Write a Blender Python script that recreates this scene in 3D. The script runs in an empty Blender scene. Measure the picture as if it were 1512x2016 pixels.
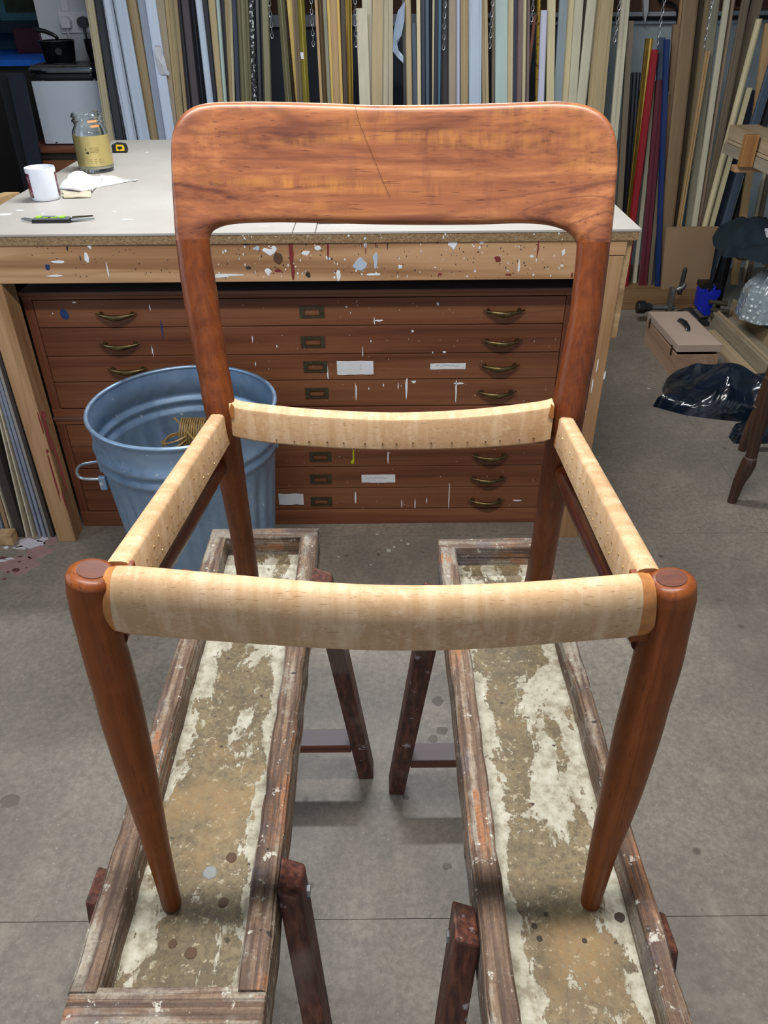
import bpy, bmesh, math, random
from mathutils import Vector, Matrix, noise as mnoise
random.seed(7)
PI = math.pi
S = bpy.context.scene
COL = S.collection

# ------------------------------------------------------------------ camera
FPX, CX, CY = 1514.0, 756.0, 1008.0
TH, RO, CH = math.radians(34.3), math.radians(0.5), 1.45
FWD = Vector((0, math.cos(TH), -math.sin(TH)))
_u0 = Vector((0, math.sin(TH), math.cos(TH)))
RIGHT = Vector((1, 0, 0)) * math.cos(RO) - _u0 * math.sin(RO)
UP = _u0 * math.cos(RO) + Vector((1, 0, 0)) * math.sin(RO)
CAM = Vector((0, 0, CH))
cd = bpy.data.cameras.new('camera'); cam = bpy.data.objects.new('camera', cd); COL.objects.link(cam)
cd.sensor_fit = 'HORIZONTAL'; cd.sensor_width = 36; cd.lens = 36 * FPX / 1512
cd.clip_start = .02; cd.clip_end = 60
m3 = Matrix((RIGHT, UP, -FWD)).transposed()
cam.matrix_world = Matrix.Translation(CAM) @ m3.to_4x4()
S.camera = cam

# ------------------------------------------------------------------ light
w = bpy.data.worlds.new('world'); S.world = w; w.use_nodes = True
w.node_tree.nodes['Background'].inputs[0].default_value = (.80, .88, 1.0, 1)
w.node_tree.nodes['Background'].inputs[1].default_value = 0.62
S.view_settings.view_transform = 'Standard'; S.view_settings.look = 'None'
S.view_settings.gamma = 1; S.view_settings.use_curve_mapping = False
S.view_settings.exposure = 0.22
def area(name, loc, sx, sy, power, col, rot=(0, 0, 0)):
    l = bpy.data.lights.new(name, 'AREA'); l.shape = 'RECTANGLE'; l.size = sx; l.size_y = sy
    l.energy = power; l.color = col
    o = bpy.data.objects.new(name, l); COL.objects.link(o); o.location = loc; o.rotation_euler = rot
    return o
area('tube_light', (-.05, .55, 2.46), 1.15, .10, 38, (1.0, .97, .93))
area('tube_light', (-.1, 2.5, 2.46), 1.3, .10, 44, (.93, .97, 1.0))
area('window_light', (-2.35, .9, 1.7), 1.4, 1.2, 16, (.72, .85, 1.0), (0, math.radians(-90), 0))

def P(x, y, X=None, Y=None, Z=None, pl=None):
    d = RIGHT * ((x - CX) / FPX) - UP * ((y - CY) / FPX) + FWD
    if X is not None: t = (X - CAM.x) / d.x
    elif Y is not None: t = (Y - CAM.y) / d.y
    elif Z is not None: t = (Z - CAM.z) / d.z
    else:                                   # plane Y = a + b*Z
        a, b = pl
        t = (a + b * CAM.z - CAM.y) / (d.y - b * d.z)
    return CAM + d * t
def depth(p): return (p - CAM).dot(FWD)

# ------------------------------------------------------------------ materials
def C(r, g, b):
    f = lambda v: (v / 255 / 12.92) if v / 255 <= .04045 else ((v / 255 + .055) / 1.055) ** 2.4
    return (f(r), f(g), f(b), 1)
class NB:
    def __init__(s, name):
        s.m = bpy.data.materials.new(name); s.m.use_nodes = True; s.t = s.m.node_tree
        s.b = s.t.nodes['Principled BSDF']
    def n(s, typ, **k):
        nd = s.t.nodes.new(typ)
        for a, v in k.items(): setattr(nd, a, v)
        return nd
    def set(s, sock, v):
        if isinstance(v, bpy.types.NodeSocket): s.t.links.new(v, sock)
        else: sock.default_value = v
    def co(s, scale=(1, 1, 1), loc=(0, 0, 0), rot=(0, 0, 0), kind='Object'):
        t = s.n('ShaderNodeTexCoord'); mp = s.n('ShaderNodeMapping')
        s.t.links.new(t.outputs[kind], mp.inputs[0])
        mp.inputs['Scale'].default_value = scale; mp.inputs['Location'].default_value = loc
        mp.inputs['Rotation'].default_value = rot
        return mp.outputs[0]
    def noise(s, v, scale, detail=3, rough=.55, dist=0, col=False):
        nd = s.n('ShaderNodeTexNoise'); s.t.links.new(v, nd.inputs['Vector'])
        nd.inputs['Scale'].default_value = scale; nd.inputs['Detail'].default_value = detail
        nd.inputs['Roughness'].default_value = rough; nd.inputs['Distortion'].default_value = dist
        return nd.outputs['Color' if col else 'Fac']
    def vor(s, v, scale, feat='F1', out='Distance'):
        nd = s.n('ShaderNodeTexVoronoi'); nd.feature = feat; s.t.links.new(v, nd.inputs['Vector'])
        nd.inputs['Scale'].default_value = scale; return nd.outputs[out]
    def wave(s, v, scale, dist=2, detail=2, dscale=1, direc='X', typ='BANDS'):
        nd = s.n('ShaderNodeTexWave'); nd.wave_type = typ
        if typ == 'BANDS': nd.bands_direction = direc
        s.t.links.new(v, nd.inputs['Vector']); nd.inputs['Scale'].default_value = scale
        nd.inputs['Distortion'].default_value = dist; nd.inputs['Detail'].default_value = detail
        nd.inputs['Detail Scale'].default_value = dscale; return nd.outputs['Fac']
    def ramp(s, f, pts, interp='LINEAR'):
        nd = s.n('ShaderNodeValToRGB'); cr = nd.color_ramp; cr.interpolation = interp
        while len(cr.elements) < len(pts): cr.elements.new(.5)
        for e, (p, c) in zip(cr.elements, pts):
            e.position = p; e.color = c if not isinstance(c, (int, float)) else (c, c, c, 1)
        s.set(nd.inputs[0], f); return nd.outputs[0]
    def step(s, f, a, b): 
        nd = s.n('ShaderNodeMapRange'); nd.clamp = True; s.set(nd.inputs[0], f)
        nd.inputs[1].default_value = a; nd.inputs[2].default_value = b
        return nd.outputs[0]
    def mix(s, f, a, b, mode='MIX'):
        nd = s.n('ShaderNodeMix'); nd.data_type = 'RGBA'; nd.blend_type = mode
        s.set(nd.inputs[0], f); s.set(nd.inputs[6], a); s.set(nd.inputs[7], b); return nd.outputs[2]
    def ma(s, op, a, b=0.0, c=None):
        nd = s.n('ShaderNodeMath'); nd.operation = op; s.set(nd.inputs[0], a); s.set(nd.inputs[1], b)
        if c is not None: s.set(nd.inputs[2], c)
        return nd.outputs[0]
    def lines(s, v, scale, wd=.012, dist=.6):
        q = s.noise(v, scale, 2, .45, dist); d = s.ma('ABSOLUTE', s.ma('SUBTRACT', s.ma('FRACT', s.ma('MULTIPLY', q, 7)), .5))
        return s.ma('SUBTRACT', 1.0, s.step(d, wd, wd * 5))
    def xyz(s, v):
        nd = s.n('ShaderNodeSeparateXYZ'); s.t.links.new(v, nd.inputs[0]); return nd.outputs
    def out(s, col=None, rough=None, bump=None, bs=.3, bd=.001, metal=None, coat=None, spec=None, **kw):
        b = s.b
        if col is not None: s.set(b.inputs['Base Color'], col)
        if rough is not None: s.set(b.inputs['Roughness'], rough)
        if metal is not None: s.set(b.inputs['Metallic'], metal)
        if spec is not None: s.set(b.inputs['Specular IOR Level'], spec)
        if coat is not None: s.set(b.inputs['Coat Weight'], coat); b.inputs['Coat Roughness'].default_value = .18
        for k, v in kw.items(): s.set(b.inputs[k.replace('_', ' ')], v)
        if bump is not None:
            nd = s.n('ShaderNodeBump'); nd.inputs['Strength'].default_value = bs; nd.inputs['Distance'].default_value = bd
            s.set(nd.inputs['Height'], bump); s.t.links.new(nd.outputs[0], b.inputs['Normal'])
        return s.m
STR = {'X': (.06, 1, 1), 'Y': (1, .06, 1), 'Z': (1, 1, .06)}
STR2 = {'X': (.012, 1, 1), 'Y': (1, .012, 1), 'Z': (1, 1, .012)}
def plain(name, col, rough=.5, metal=0, var=.12, scale=30, bs=.0, **kw):
    n = NB(name); v = n.co(); f = n.noise(v, scale, 4)
    d = tuple(x * (1 - var) for x in col[:3]) + (1,); e = tuple(min(1, x * (1 + var)) for x in col[:3]) + (1,)
    return n.out(n.ramp(f, [(.3, d), (.7, e)]), rough, f if bs else None, bs, metal=metal, **kw)
def wood(name, cols, axis='X', s=1.0, rough=.5, coat=0, pores=.0, fig=0, dist=1.0, bs=.15, fibre=.35):
    n = NB(name); v = n.co(STR[axis]); v2 = n.co(STR2[axis])
    a = n.noise(v, 9 * s, 3, .55, dist); b = n.noise(v2, 160 * s, 3, .6)
    f = n.ma('ADD', n.ma('MULTIPLY', a, 1 - fibre), n.ma('MULTIPLY', b, fibre))
    c = n.ramp(f, [(.34, cols[0]), (.5, cols[1]), (.66, cols[2])])
    if fig:
        cs = {'X': (1, .25, .25), 'Y': (.25, 1, .25), 'Z': (.25, .25, 1)}[axis]
        g = n.noise(n.co(cs), 45, 3, .7); h = n.noise(n.co(), 7, 2)
        k = n.ma('MULTIPLY', n.step(g, .38, .66), n.step(h, .35, .65))
        c = n.mix(n.ma('MULTIPLY', k, fig), c, cols[3])
    c = n.mix(n.ma('MULTIPLY', n.lines(v, 7 * s), .32), c, cols[0])
    if pores:
        p = n.noise(n.co({'X': (.07, 1, 1), 'Y': (1, .07, 1), 'Z': (1, 1, .07)}[axis]), 420 * s, 2, .5)
        c = n.mix(n.ma('MULTIPLY', n.step(p, .62, .72), pores), c, cols[0])
    return n.out(c, rough, b, bs, coat=coat, spec=.3)

# ------------------------------------------------------------------ mesh helpers
def mesh_obj(name, verts, faces, mat, parent=None, smooth=False, mats=None, fm=None):
    me = bpy.data.meshes.new(name)
    off = parent_loc(parent)
    me.from_pydata([tuple(Vector(v) - off) for v in verts], [], faces)
    for mm in (mats or [mat]): me.materials.append(mm)
    if fm:
        for p, i in zip(me.polygons, fm): p.material_index = i
    bm = bmesh.new(); bm.from_mesh(me); bmesh.ops.recalc_face_normals(bm, faces=bm.faces); bm.to_mesh(me); bm.free()
    if smooth:
        for p in me.polygons: p.use_smooth = True
        try: me.set_sharp_from_angle(angle=math.radians(smooth if smooth is not True else 50))
        except Exception: pass
    o = bpy.data.objects.new(name, me); COL.objects.link(o)
    if parent: o.parent = parent
    return o
def parent_loc(p):
    v = Vector((0, 0, 0))
    while p is not None: v += p.location; p = p.parent
    return v
def thing(name, label, cat, loc, group=None):
    o = bpy.data.objects.new(name, None); COL.objects.link(o); o.location = loc; o.empty_display_size = .05
    o['label'] = label; o['category'] = cat
    if group: o['group'] = group
    return o
def tag(o, label=None, cat=None, group=None, kind=None):
    if label: o['label'] = label
    if cat: o['category'] = cat
    if group: o['group'] = group
    if kind: o['kind'] = kind
    return o
def recenter(o):
    """put a stand-alone mesh's origin at its base centre"""
    vs = [v.co for v in o.data.vertices]
    c = Vector(((min(v.x for v in vs) + max(v.x for v in vs)) / 2, (min(v.y for v in vs) + max(v.y for v in vs)) / 2, min(v.z for v in vs)))
    o.data.transform(Matrix.Translation(-c)); o.location = c
    return o
def copy_tree(o, dl=Vector((0, 0, 0)), parent=None):
    c = o.copy(); COL.objects.link(c); c.location = o.location + Vector(dl); c.parent = parent
    for ch in list(o.children): copy_tree(ch, (0, 0, 0), c)
    return c
class G:
    """collects geometry for one mesh"""
    def __init__(s): s.v = []; s.f = []; s.m = []
    def add(s, v, f, mi=0):
        k = len(s.v); s.v += [Vector(a) for a in v]; s.f += [[i + k for i in g] for g in f]; s.m += [mi] * len(f); return s
    def box(s, a, b, mi=0, bev=0):
        x0, y0, z0 = a; x1, y1, z1 = b
        if x0 > x1: x0, x1 = x1, x0
        if y0 > y1: y0, y1 = y1, y0
        if z0 > z1: z0, z1 = z1, z0
        if not bev:
            v = [(x, y, z) for z in (z0, z1) for y in (y0, y1) for x in (x0, x1)]
            return s.add(v, [(0, 2, 3, 1), (4, 5, 7, 6), (0, 1, 5, 4), (2, 6, 7, 3), (0, 4, 6, 2), (1, 3, 7, 5)], mi)
        bm = bmesh.new(); bmesh.ops.create_cube(bm, size=1)
        for q in bm.verts: q.co = Vector(((x0 + x1) / 2 + q.co.x * (x1 - x0), (y0 + y1) / 2 + q.co.y * (y1 - y0), (z0 + z1) / 2 + q.co.z * (z1 - z0)))
        bmesh.ops.bevel(bm, geom=bm.edges[:], offset=bev, segments=2, affect='EDGES', profile=.5)
        bm.verts.index_update()
        s.add([q.co.copy() for q in bm.verts], [[q.index for q in f.verts] for f in bm.faces], mi); bm.free(); return s
    def prism(s, poly, axis, a, b, mi=0):
        """poly: 2D points; axis X -> (y,z), Y -> (x,z), Z -> (x,y)"""
        n = len(poly)
        f3 = {'X': lambda p, t: (t, p[0], p[1]), 'Y': lambda p, t: (p[0], t, p[1]), 'Z': lambda p, t: (p[0], p[1], t)}[axis]
        v = [f3(p, a) for p in poly] + [f3(p, b) for p in poly]
        f = [list(range(n)), list(range(n, 2 * n))] + [(i, (i + 1) % n, n + (i + 1) % n, n + i) for i in range(n)]
        return s.add(v, f, mi)
    def loft(s, rings, mi=0, cap=True, closed=True):
        n = len(rings[0]); v = [p for r in rings for p in r]; f = []
        for k in range(len(rings) - 1):
            for i in range(n if closed else n - 1):
                j = (i + 1) % n
                f.append((k * n + i, k * n + j, (k + 1) * n + j, (k + 1) * n + i))
        if cap: f += [list(range(n)), list(range((len(rings) - 1) * n, len(rings) * n))]
        return s.add(v, f, mi)
    def tube(s, pts, r, n=8, mi=0, cap=True, up=None, ex=2.0):
        """r: radius, or list of (rw, rh) / radius per point"""
        pts = [Vector(p) for p in pts]; rings = []
        upv = Vector(up) if up is not None else None
        prev = None
        for i, p in enumerate(pts):
            t = (pts[min(i + 1, len(pts) - 1)] - pts[max(i - 1, 0)]).normalized()
            ref = upv if upv is not None else (prev if prev is not None else (Vector((0, 0, 1)) if abs(t.z) < .9 else Vector((0, 1, 0))))
            b = t.cross(ref)
            b = b.normalized(); nn = b.cross(t).normalized(); prev = nn
            rr = r[i] if isinstance(r, (list, tuple)) else r
            rw, rh = rr if isinstance(rr, (list, tuple)) else (rr, rr)
            ring = []
            for k in range(n):
                a = 2 * PI * k / n; ca, sa = math.cos(a), math.sin(a)
                if ex != 2: ca = math.copysign(abs(ca) ** (2 / ex), ca); sa = math.copysign(abs(sa) ** (2 / ex), sa)
                ring.append(p + b * (rw * ca) + nn * (rh * sa))
            rings.append(ring)
        return s.loft(rings, mi, cap)
    def lathe(s, prof, c=(0, 0, 0), n=32, mi=0, mod=None, cap=False):
        rings = []
        for r, z in prof:
            rings.append([(c[0] + (r + (mod(2 * PI * k / n, z) if mod else 0)) * math.cos(2 * PI * k / n),
                           c[1] + (r + (mod(2 * PI * k / n, z) if mod else 0)) * math.sin(2 * PI * k / n), c[2] + z) for k in range(n)])
        return s.loft(rings, mi, cap)
    def bar(s, a, b, wv, tv, mi=0):
        """box beam from a to b; wv, tv half-extent vectors"""
        a, b, wv, tv = map(Vector, (a, b, wv, tv))
        v = [q + i * wv + j * tv for q in (a, b) for i, j in ((-1, -1), (1, -1), (1, 1), (-1, 1))]
        return s.add(v, [(0, 1, 2, 3), (4, 5, 6, 7), (0, 1, 5, 4), (1, 2, 6, 5), (2, 3, 7, 6), (3, 0, 4, 7)], mi)
    def blob(s, p, r, n=7, axis='Y', out=-1, t=.0006, jag=.35, mi=0):
        """irregular flat dab of paint lying on a surface; r = (ru, rv)"""
        k = [1 + random.uniform(-jag, jag) for _ in range(n)]; top = []; bot = []
        for i in range(n):
            a = 2 * PI * i / n; u, q = r[0] * k[i] * math.cos(a), r[1] * k[i] * math.sin(a)
            o = {'Y': (u, 0, q), 'Z': (u, q, 0), 'X': (0, u, q)}[axis]
            h = {'Y': (0, out * t, 0), 'Z': (0, 0, out * t), 'X': (out * t, 0, 0)}[axis]
            bot.append(Vector(p) + Vector(o)); top.append(Vector(p) + Vector(o) * .9 + Vector(h))
        return s.loft([bot, top], mi)
    def obj(s, name, mat, parent=None, smooth=False, bevel=0, bseg=2):
        mats = mat if isinstance(mat, list) else [mat]
        o = mesh_obj(name, s.v, s.f, None, parent, smooth, mats, s.m)
        if bevel:
            b = o.modifiers.new('bevel', 'BEVEL'); b.width = bevel; b.segments = bseg; b.limit_method = 'ANGLE'; b.angle_limit = math.radians(40)
        return o
def catmull(pts, k):
    out = []
    for i in range(len(pts) - 1):
        p0 = pts[max(i - 1, 0)]; p1 = pts[i]; p2 = pts[i + 1]; p3 = pts[min(i + 2, len(pts) - 1)]
        for j in range(k):
            t = j / k
            out.append(tuple(.5 * (2 * b + (c - a) * t + (2 * a - 5 * b + 4 * c - d) * t * t + (3 * b - a - 3 * c + d) * t ** 3)
                             for a, b, c, d in zip(p0, p1, p2, p3)))
    out.append(tuple(pts[-1])); return out

# materials shared widely
M = {}
tk = (C(70, 28, 14), C(118, 52, 26), C(150, 76, 40), C(190, 112, 50))
M['teak_leg'] = wood('teak_oiled_leg', (C(74, 32, 10), C(108, 52, 18), C(134, 70, 28), C(154, 88, 38)), 'Z', 1.2, .42, .08, .6, .3)
def teak_back():
    n = NB('teak_figured_back'); v = n.co((.10, 1, 1))
    a = n.noise(v, 22, 5, .62, 1.4); b = n.noise(n.co((.02, 1, 1)), 210, 3, .6)
    f = n.ma('ADD', n.ma('MULTIPLY', a, .72), n.ma('MULTIPLY', b, .28))
    c = n.ramp(f, [(.36, C(92, 46, 28)), (.46, C(132, 76, 46)), (.54, C(150, 90, 54)), (.62, C(170, 110, 66))])
    gold = n.ma('MULTIPLY', n.step(n.noise(n.co((.15, 1, 1), (3, 0, 0)), 16, 3, .6, .8), .5, .68),
                n.step(n.noise(n.co((1, .3, .16)), 95, 3, .7), .34, .62))
    c = n.mix(n.ma('MULTIPLY', gold, .75), c, C(188, 128, 58))
    dk = n.ma('MULTIPLY', n.step(n.noise(n.co((1, .3, .12), (0, 5, 0)), 85, 3, .7), .52, .72), n.step(n.noise(n.co((1, 1, 1.6)), 9, 2), .5, .62))
    c = n.mix(n.ma('MULTIPLY', dk, .45), c, C(104, 56, 42))
    c = n.mix(n.ma('MULTIPLY', n.ma('MULTIPLY', n.lines(n.co((.12, 1, 1)), 9, .02, .9), n.step(n.noise(n.co((.3, 1, 1)), 12, 3), .4, .6)), .55), c, C(96, 48, 32))
    p = n.noise(n.co((.05, 1, 1)), 460, 2, .5)
    c = n.mix(n.ma('MULTIPLY', n.step(p, .64, .72), .7), c, C(78, 36, 22))
    return n.out(c, .42, b, .12, coat=.12)
M['teak_back'] = teak_back()
M['teak_dark'] = wood('teak_dark_stretcher', (C(48, 20, 12), C(78, 34, 18), C(104, 50, 26), C(130, 70, 36)), 'Y', 1.2, .28, .4, .4, .2)
def beech(name, axis):
    n = NB(name); v = n.co(STR[axis])
    a = n.noise(v, 14, 3, .5, .5)
    cs = {'X': (1, .12, .12), 'Y': (.12, 1, .12)}[axis]
    g = n.noise(n.co(cs), 75, 3, .65)
    c = n.ramp(a, [(.3, C(174, 138, 100)), (.5, C(192, 156, 116)), (.7, C(204, 170, 130))])
    c = n.mix(n.ma('MULTIPLY', n.step(g, .45, .7), .55), c, C(220, 194, 160))
    c = n.mix(n.ma('MULTIPLY', n.step(n.noise(n.co(cs, (4, 4, 4)), 40, 2), .56, .7), .4), c, C(182, 138, 88))
    p = n.noise(n.co({'X': (.13, 1, 1), 'Y': (1, .13, 1)}[axis]), 800, 2, .6)
    c = n.mix(n.ma('MULTIPLY', n.step(n.noise(n.co(), 110, 4, .7), .52, .68), .4), c, C(222, 198, 168))
    c = n.mix(n.ma('MULTIPLY', n.step(p, .62, .70), .6), c, C(140, 98, 62))
    return n.out(c, .62, g, .12)
M['beech_x'] = beech('bare_beech_x', 'X'); M['beech_y'] = beech('bare_beech_y', 'Y')
M['glue'] = plain('amber_glue_stain', C(178, 118, 62), .5, 0, .3, 60)
M['pine_x'] = wood('pine_apron', (C(146, 106, 72), C(178, 138, 100), C(196, 158, 120)), 'X', .9, .6, 0, 0, 0, 2.2, .1, .2)
M['pine_z'] = wood('pine_post', (C(136, 100, 66), C(164, 126, 90), C(182, 146, 110)), 'Z', .9, .6, 0, 0, 0, 2.2, .1, .2)
M['pine_y'] = wood('pine_offcut', (C(136, 106, 72), C(172, 142, 104), C(196, 168, 128)), 'Y', .9, .6, 0, 0, 0, 2.0, .1, .2)
def chip():
    n = NB('chipboard_edge'); v = n.co((.6, 1, 1)); a = n.vor(v, 430, 'F1', 'Color'); b = n.noise(v, 160, 3)
    x = n.xyz(a)[0]
    c = n.ramp(x, [(.1, C(118, 92, 64)), (.5, C(138, 110, 78)), (.9, C(156, 130, 96))])
    return n.out(c, .8, b, .5)
M['chipboard'] = chip()
def mdf_top():
    n = NB('benchtop_board'); v = n.co(); a = n.noise(v, 3, 4); b = n.noise(v, 90, 3)
    c = n.ramp(a, [(.3, C(166, 160, 152)), (.7, C(182, 177, 170))])
    c = n.mix(n.ma('MULTIPLY', n.step(b, .62, .75), .3), c, C(150, 140, 132))
    s = n.noise(n.co((1, 2.5, 1)), 14, 5, .7)
    c = n.mix(n.ma('MULTIPLY', n.step(s, .68, .72), .6), c, C(212, 216, 220))
    return n.out(c, .55)
M['benchtop'] = mdf_top()
M['mdf'] = plain('brown_fibreboard', C(150, 122, 92), .7, 0, .06, 8)
M['mahog'] = wood('mahogany_drawer', (C(84, 46, 30), C(112, 67, 44), C(130, 84, 56)), 'X', 1.0, .42, .1, .3, 0, 1.0, .1, .3)
M['mahog_case'] = wood('mahogany_case', (C(92, 50, 32), C(118, 70, 46), C(140, 92, 64)), 'X', 1.0, .5, 0, .3, 0, 1.0, .1, .3)
M['mahog_z'] = wood('mahogany_stile', (C(84, 46, 32), C(110, 64, 44), C(134, 86, 62)), 'Z', 1.0, .5, 0, .3, 0, 1.0, .1, .3)
M['dark_wood'] = plain('dark_brown_wood', C(38, 30, 26), .7)  # one even very dark brown for chest case, block, post and label print
M['brass'] = plain('aged_brass', C(104, 88, 58), .34, .9, .4, 60)
M['bronze'] = plain('dark_bronze', C(78, 70, 52), .5, .6, .3, 90)
M['paper'] = plain('paper', C(214, 214, 216), .8, 0, .04)
M['ink'] = plain('grey_ink', C(120, 120, 128), .8)
M['white_paint'] = plain('white_paint', C(226, 228, 230), .5, 0, .05)
M['pale_blue_paint'] = plain('pale_blue_paint', C(176, 188, 204), .5, 0, .08)
M['red_paint'] = plain('dried_red_paint', C(116, 40, 36), .5, 0, .15)
M['dark_paint'] = plain('dark_paint', C(50, 40, 40), .5)
M['navy_paint'] = plain('navy_paint', C(30, 52, 100), .45)
M['lime_paint'] = plain('lime_paint', C(170, 180, 30), .45)
M['black'] = plain('black_plastic', C(22, 23, 26), .35)
M['black_metal'] = plain('black_metal', C(40, 41, 44), .32, .7)
M['steel'] = plain('dull_steel', C(140, 142, 144), .35, .9, .2, 40)
M['chain'] = plain('chain_steel', C(190, 192, 196), .3, .9)
M['white_enamel'] = plain('white_enamel', C(196, 206, 218), .35, 0, .03, 4)
M['white_plastic'] = plain('white_plastic', C(212, 214, 220), .4, 0, .04)

# ------------------------------------------------------------------ room shell
def floor_mat():
    n = NB('hardboard_floor'); v = n.co()
    a = n.noise(v, 2.3, 5, .62); b = n.noise(v, 70, 5, .75); d = n.noise(v, 9, 4, .6, .5)
    c = n.ramp(a, [(.32, C(116, 109, 101)), (.5, C(138, 129, 118)), (.68, C(152, 142, 128))])
    c = n.mix(n.step(b, .40, .62), n.mix(.6, c, C(100, 92, 84)), c)
    c = n.mix(n.ma('MULTIPLY', n.step(n.noise(v, 26, 5, .75, .4), .52, .68), .45), c, C(98, 92, 86))
    c = n.mix(n.ma('MULTIPLY', n.step(n.noise(n.co((1, 1, 1), (2, 9, 0)), 1.1, 3), .52, .66), .3), c, C(104, 98, 94))
    c = n.mix(n.ma('MULTIPLY', n.step(d, .55, .75), .35), c, C(164, 152, 136))
    sp = n.vor(n.co((1, 1, 1), (.3, .2, 0)), 9)
    msk = n.noise(v, 5, 2)
    c = n.mix(n.ma('MULTIPLY', n.ma('SUBTRACT', 1.0, n.step(sp, .05, .10)), n.step(msk, .5, .56)), c, C(92, 84, 76))
    f = n.noise(n.co((1, 1, 1), (7, 3, 0)), 150, 2, .5)
    c = n.mix(n.ma('MULTIPLY', n.step(f, .68, .74), .6), c, C(176, 170, 160))
    c = n.mix(n.ma('MULTIPLY', n.step(n.noise(v, 34, 4, .7, 1), .66, .72), .55), c, C(86, 80, 76))
    return n.out(c, .55, b, .15)
M['floor'] = floor_mat()
fl = tag(G().box((-3.2, -1.9, -.12), (2.75, 6.0, -.007)).obj('floor', plain('floor_slab', C(112,104,94), .8)), kind='structure')
xs = [-3.1, -1.9, .62 - .0, 2.7]; ys = [-1.7, -.46, .765, 1.99, 2.62, 2.9, 5.95]
for i in range(len(ys) - 1):
    xx = [-3.15, -1.35 if i % 2 else -2.1, 1.235 if i in (3, 4) else (1.9 if i % 2 else 1.6), 2.7]
    for j in range(3):
        g = .0006
        G().box((xx[j] + g, ys[i] + g, -.0069), (xx[j + 1] - g, ys[i + 1] - g, 0)).obj('floor_sheet', M['floor'], fl)
WY = 4.78
ceil = tag(G().box((-3.2, -1.9, 2.6), (2.75, 6.0, 2.7)).obj('ceiling', plain('ceiling_paint', C(200, 198, 192), .8)), kind='structure')
n_ = NB('shaded_slate_wall'); slate = n_.out(n_.ramp(n_.noise(n_.co(), 3, 4), [(.3, C(66, 76, 88)), (.7, C(84, 94, 106))]), .7)  # slate, with the shade behind the dense mouldings put into its dark colour
n_ = NB('pale_wall'); palew = n_.out(n_.ramp(n_.noise(n_.co(), 4, 4), [(.3, C(172, 186, 194)), (.7, C(192, 204, 210))]), .7)
xL = P(70, 20, Y=WY).x; xS = P(225, 20, Y=WY).x; xM = P(1200, 80, Y=WY).x
zr = P(1300, 22, Y=WY).z
g = G().box((xL, WY, 0), (xS, WY + .1, 2.6), 2).box((xS, WY, 0), (xM, WY + .1, 2.6), 0).box((xM, WY, 0), (2.75, WY + .1, 2.6), 1)
tag(g.obj('wall_back', [slate, palew, plain('white_wall', C(196, 200, 208), .6, 0, .03, 3)]), kind='structure')
tag(G().box((-3.2, 5.95, 0), (xL, 6.05, 2.6)).obj('wall_far', plain('teal_wall', C(34, 74, 104), .6, 0, .3, 2)), kind='structure')
tag(G().box((2.7, -1.9, 0), (2.8, 6.0, 2.6)).obj('wall_right', palew), kind='structure')
tag(G().box((-3.2, -1.9, 0), (-3.1, 6.0, 2.6)).obj('wall_left', slate), kind='structure')
# brown board above the rail and the rail itself
tag(G().box((xS + .02, WY - .012, zr), (2.69, WY - .0005, 2.3)).obj('trim_1', plain('hardboard_panel', C(96, 66, 46), .7, 0, .1, 4)), kind='structure')
tag(G().box((xS + .02, WY - .03, zr - .055), (2.69, WY - .0005, zr - .001)).obj('trim_2', plain('painted_rail', C(168, 176, 186), .5), None, .0, .003), kind='structure')
ledge = tag(G().box((-1.35, 4.05, 0), (1.75, 4.5, .108)).obj('timber_ledge', wood('ledge_pine', (C(104, 76, 50), C(134, 102, 70), C(150, 120, 86)), 'X', .9), None, False, .004), 'long low pine ledge on the floor carrying all the leaning mouldings', 'ledge')

# ------------------------------------------------------------------ saw horses
def worn(name, axis):
    n = NB(name); v = n.co(STR2[axis]); v1 = n.co(STR[axis]); o = n.co()
    a = n.noise(v, 190, 4, .65); b = n.noise(v1, 60, 4, .65); k = n.noise(o, 16, 4, .65)
    c = n.ramp(n.ma('ADD', n.ma('MULTIPLY', a, .6), n.ma('MULTIPLY', b, .4)),
               [(.38, C(78, 58, 46)), (.48, C(112, 88, 70)), (.56, C(136, 112, 90)), (.66, C(156, 134, 112))])
    c = n.mix(n.ma('MULTIPLY', n.step(n.ma('ADD', n.ma('MULTIPLY', b, .6), n.ma('MULTIPLY', k, .5)), .54, .62), .8), c, C(164, 156, 142))
    c = n.mix(n.ma('MULTIPLY', n.step(n.noise(o, 8, 3), .56, .62), n.step(a, .45, .55)), c, C(158, 106, 70))
    c = n.mix(n.ma('MULTIPLY', n.step(n.noise(n.co((1, 1, 1), (5, 5, 5)), 10, 4), .58, .68), .7), c, C(96, 90, 98))
    c = n.mix(n.ma('MULTIPLY', n.step(n.noise(o, 240, 4, .8), .46, .62), .5), c, C(70, 52, 42))
    c = n.mix(n.ma('MULTIPLY', n.lines(v1, 26, .04, .3), .5), c, C(58, 40, 32))
    c = n.mix(n.step(n.noise(n.co((1, 1, 1), (9, 5, 5)), 60, 5, .75), .61, .65), c, C(190, 186, 174))
    c = n.mix(n.step(n.noise(n.co((1, 1, 1), (2, 8, 5)), 48, 3, .7), .67, .72), c, C(40, 32, 30))
    return n.out(c, .68, n.ma('ADD', a, b), .7, .004)
M['worn_y'] = worn('paint_spattered_rail', 'Y'); M['worn_x'] = worn('paint_spattered_end', 'X')
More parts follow.
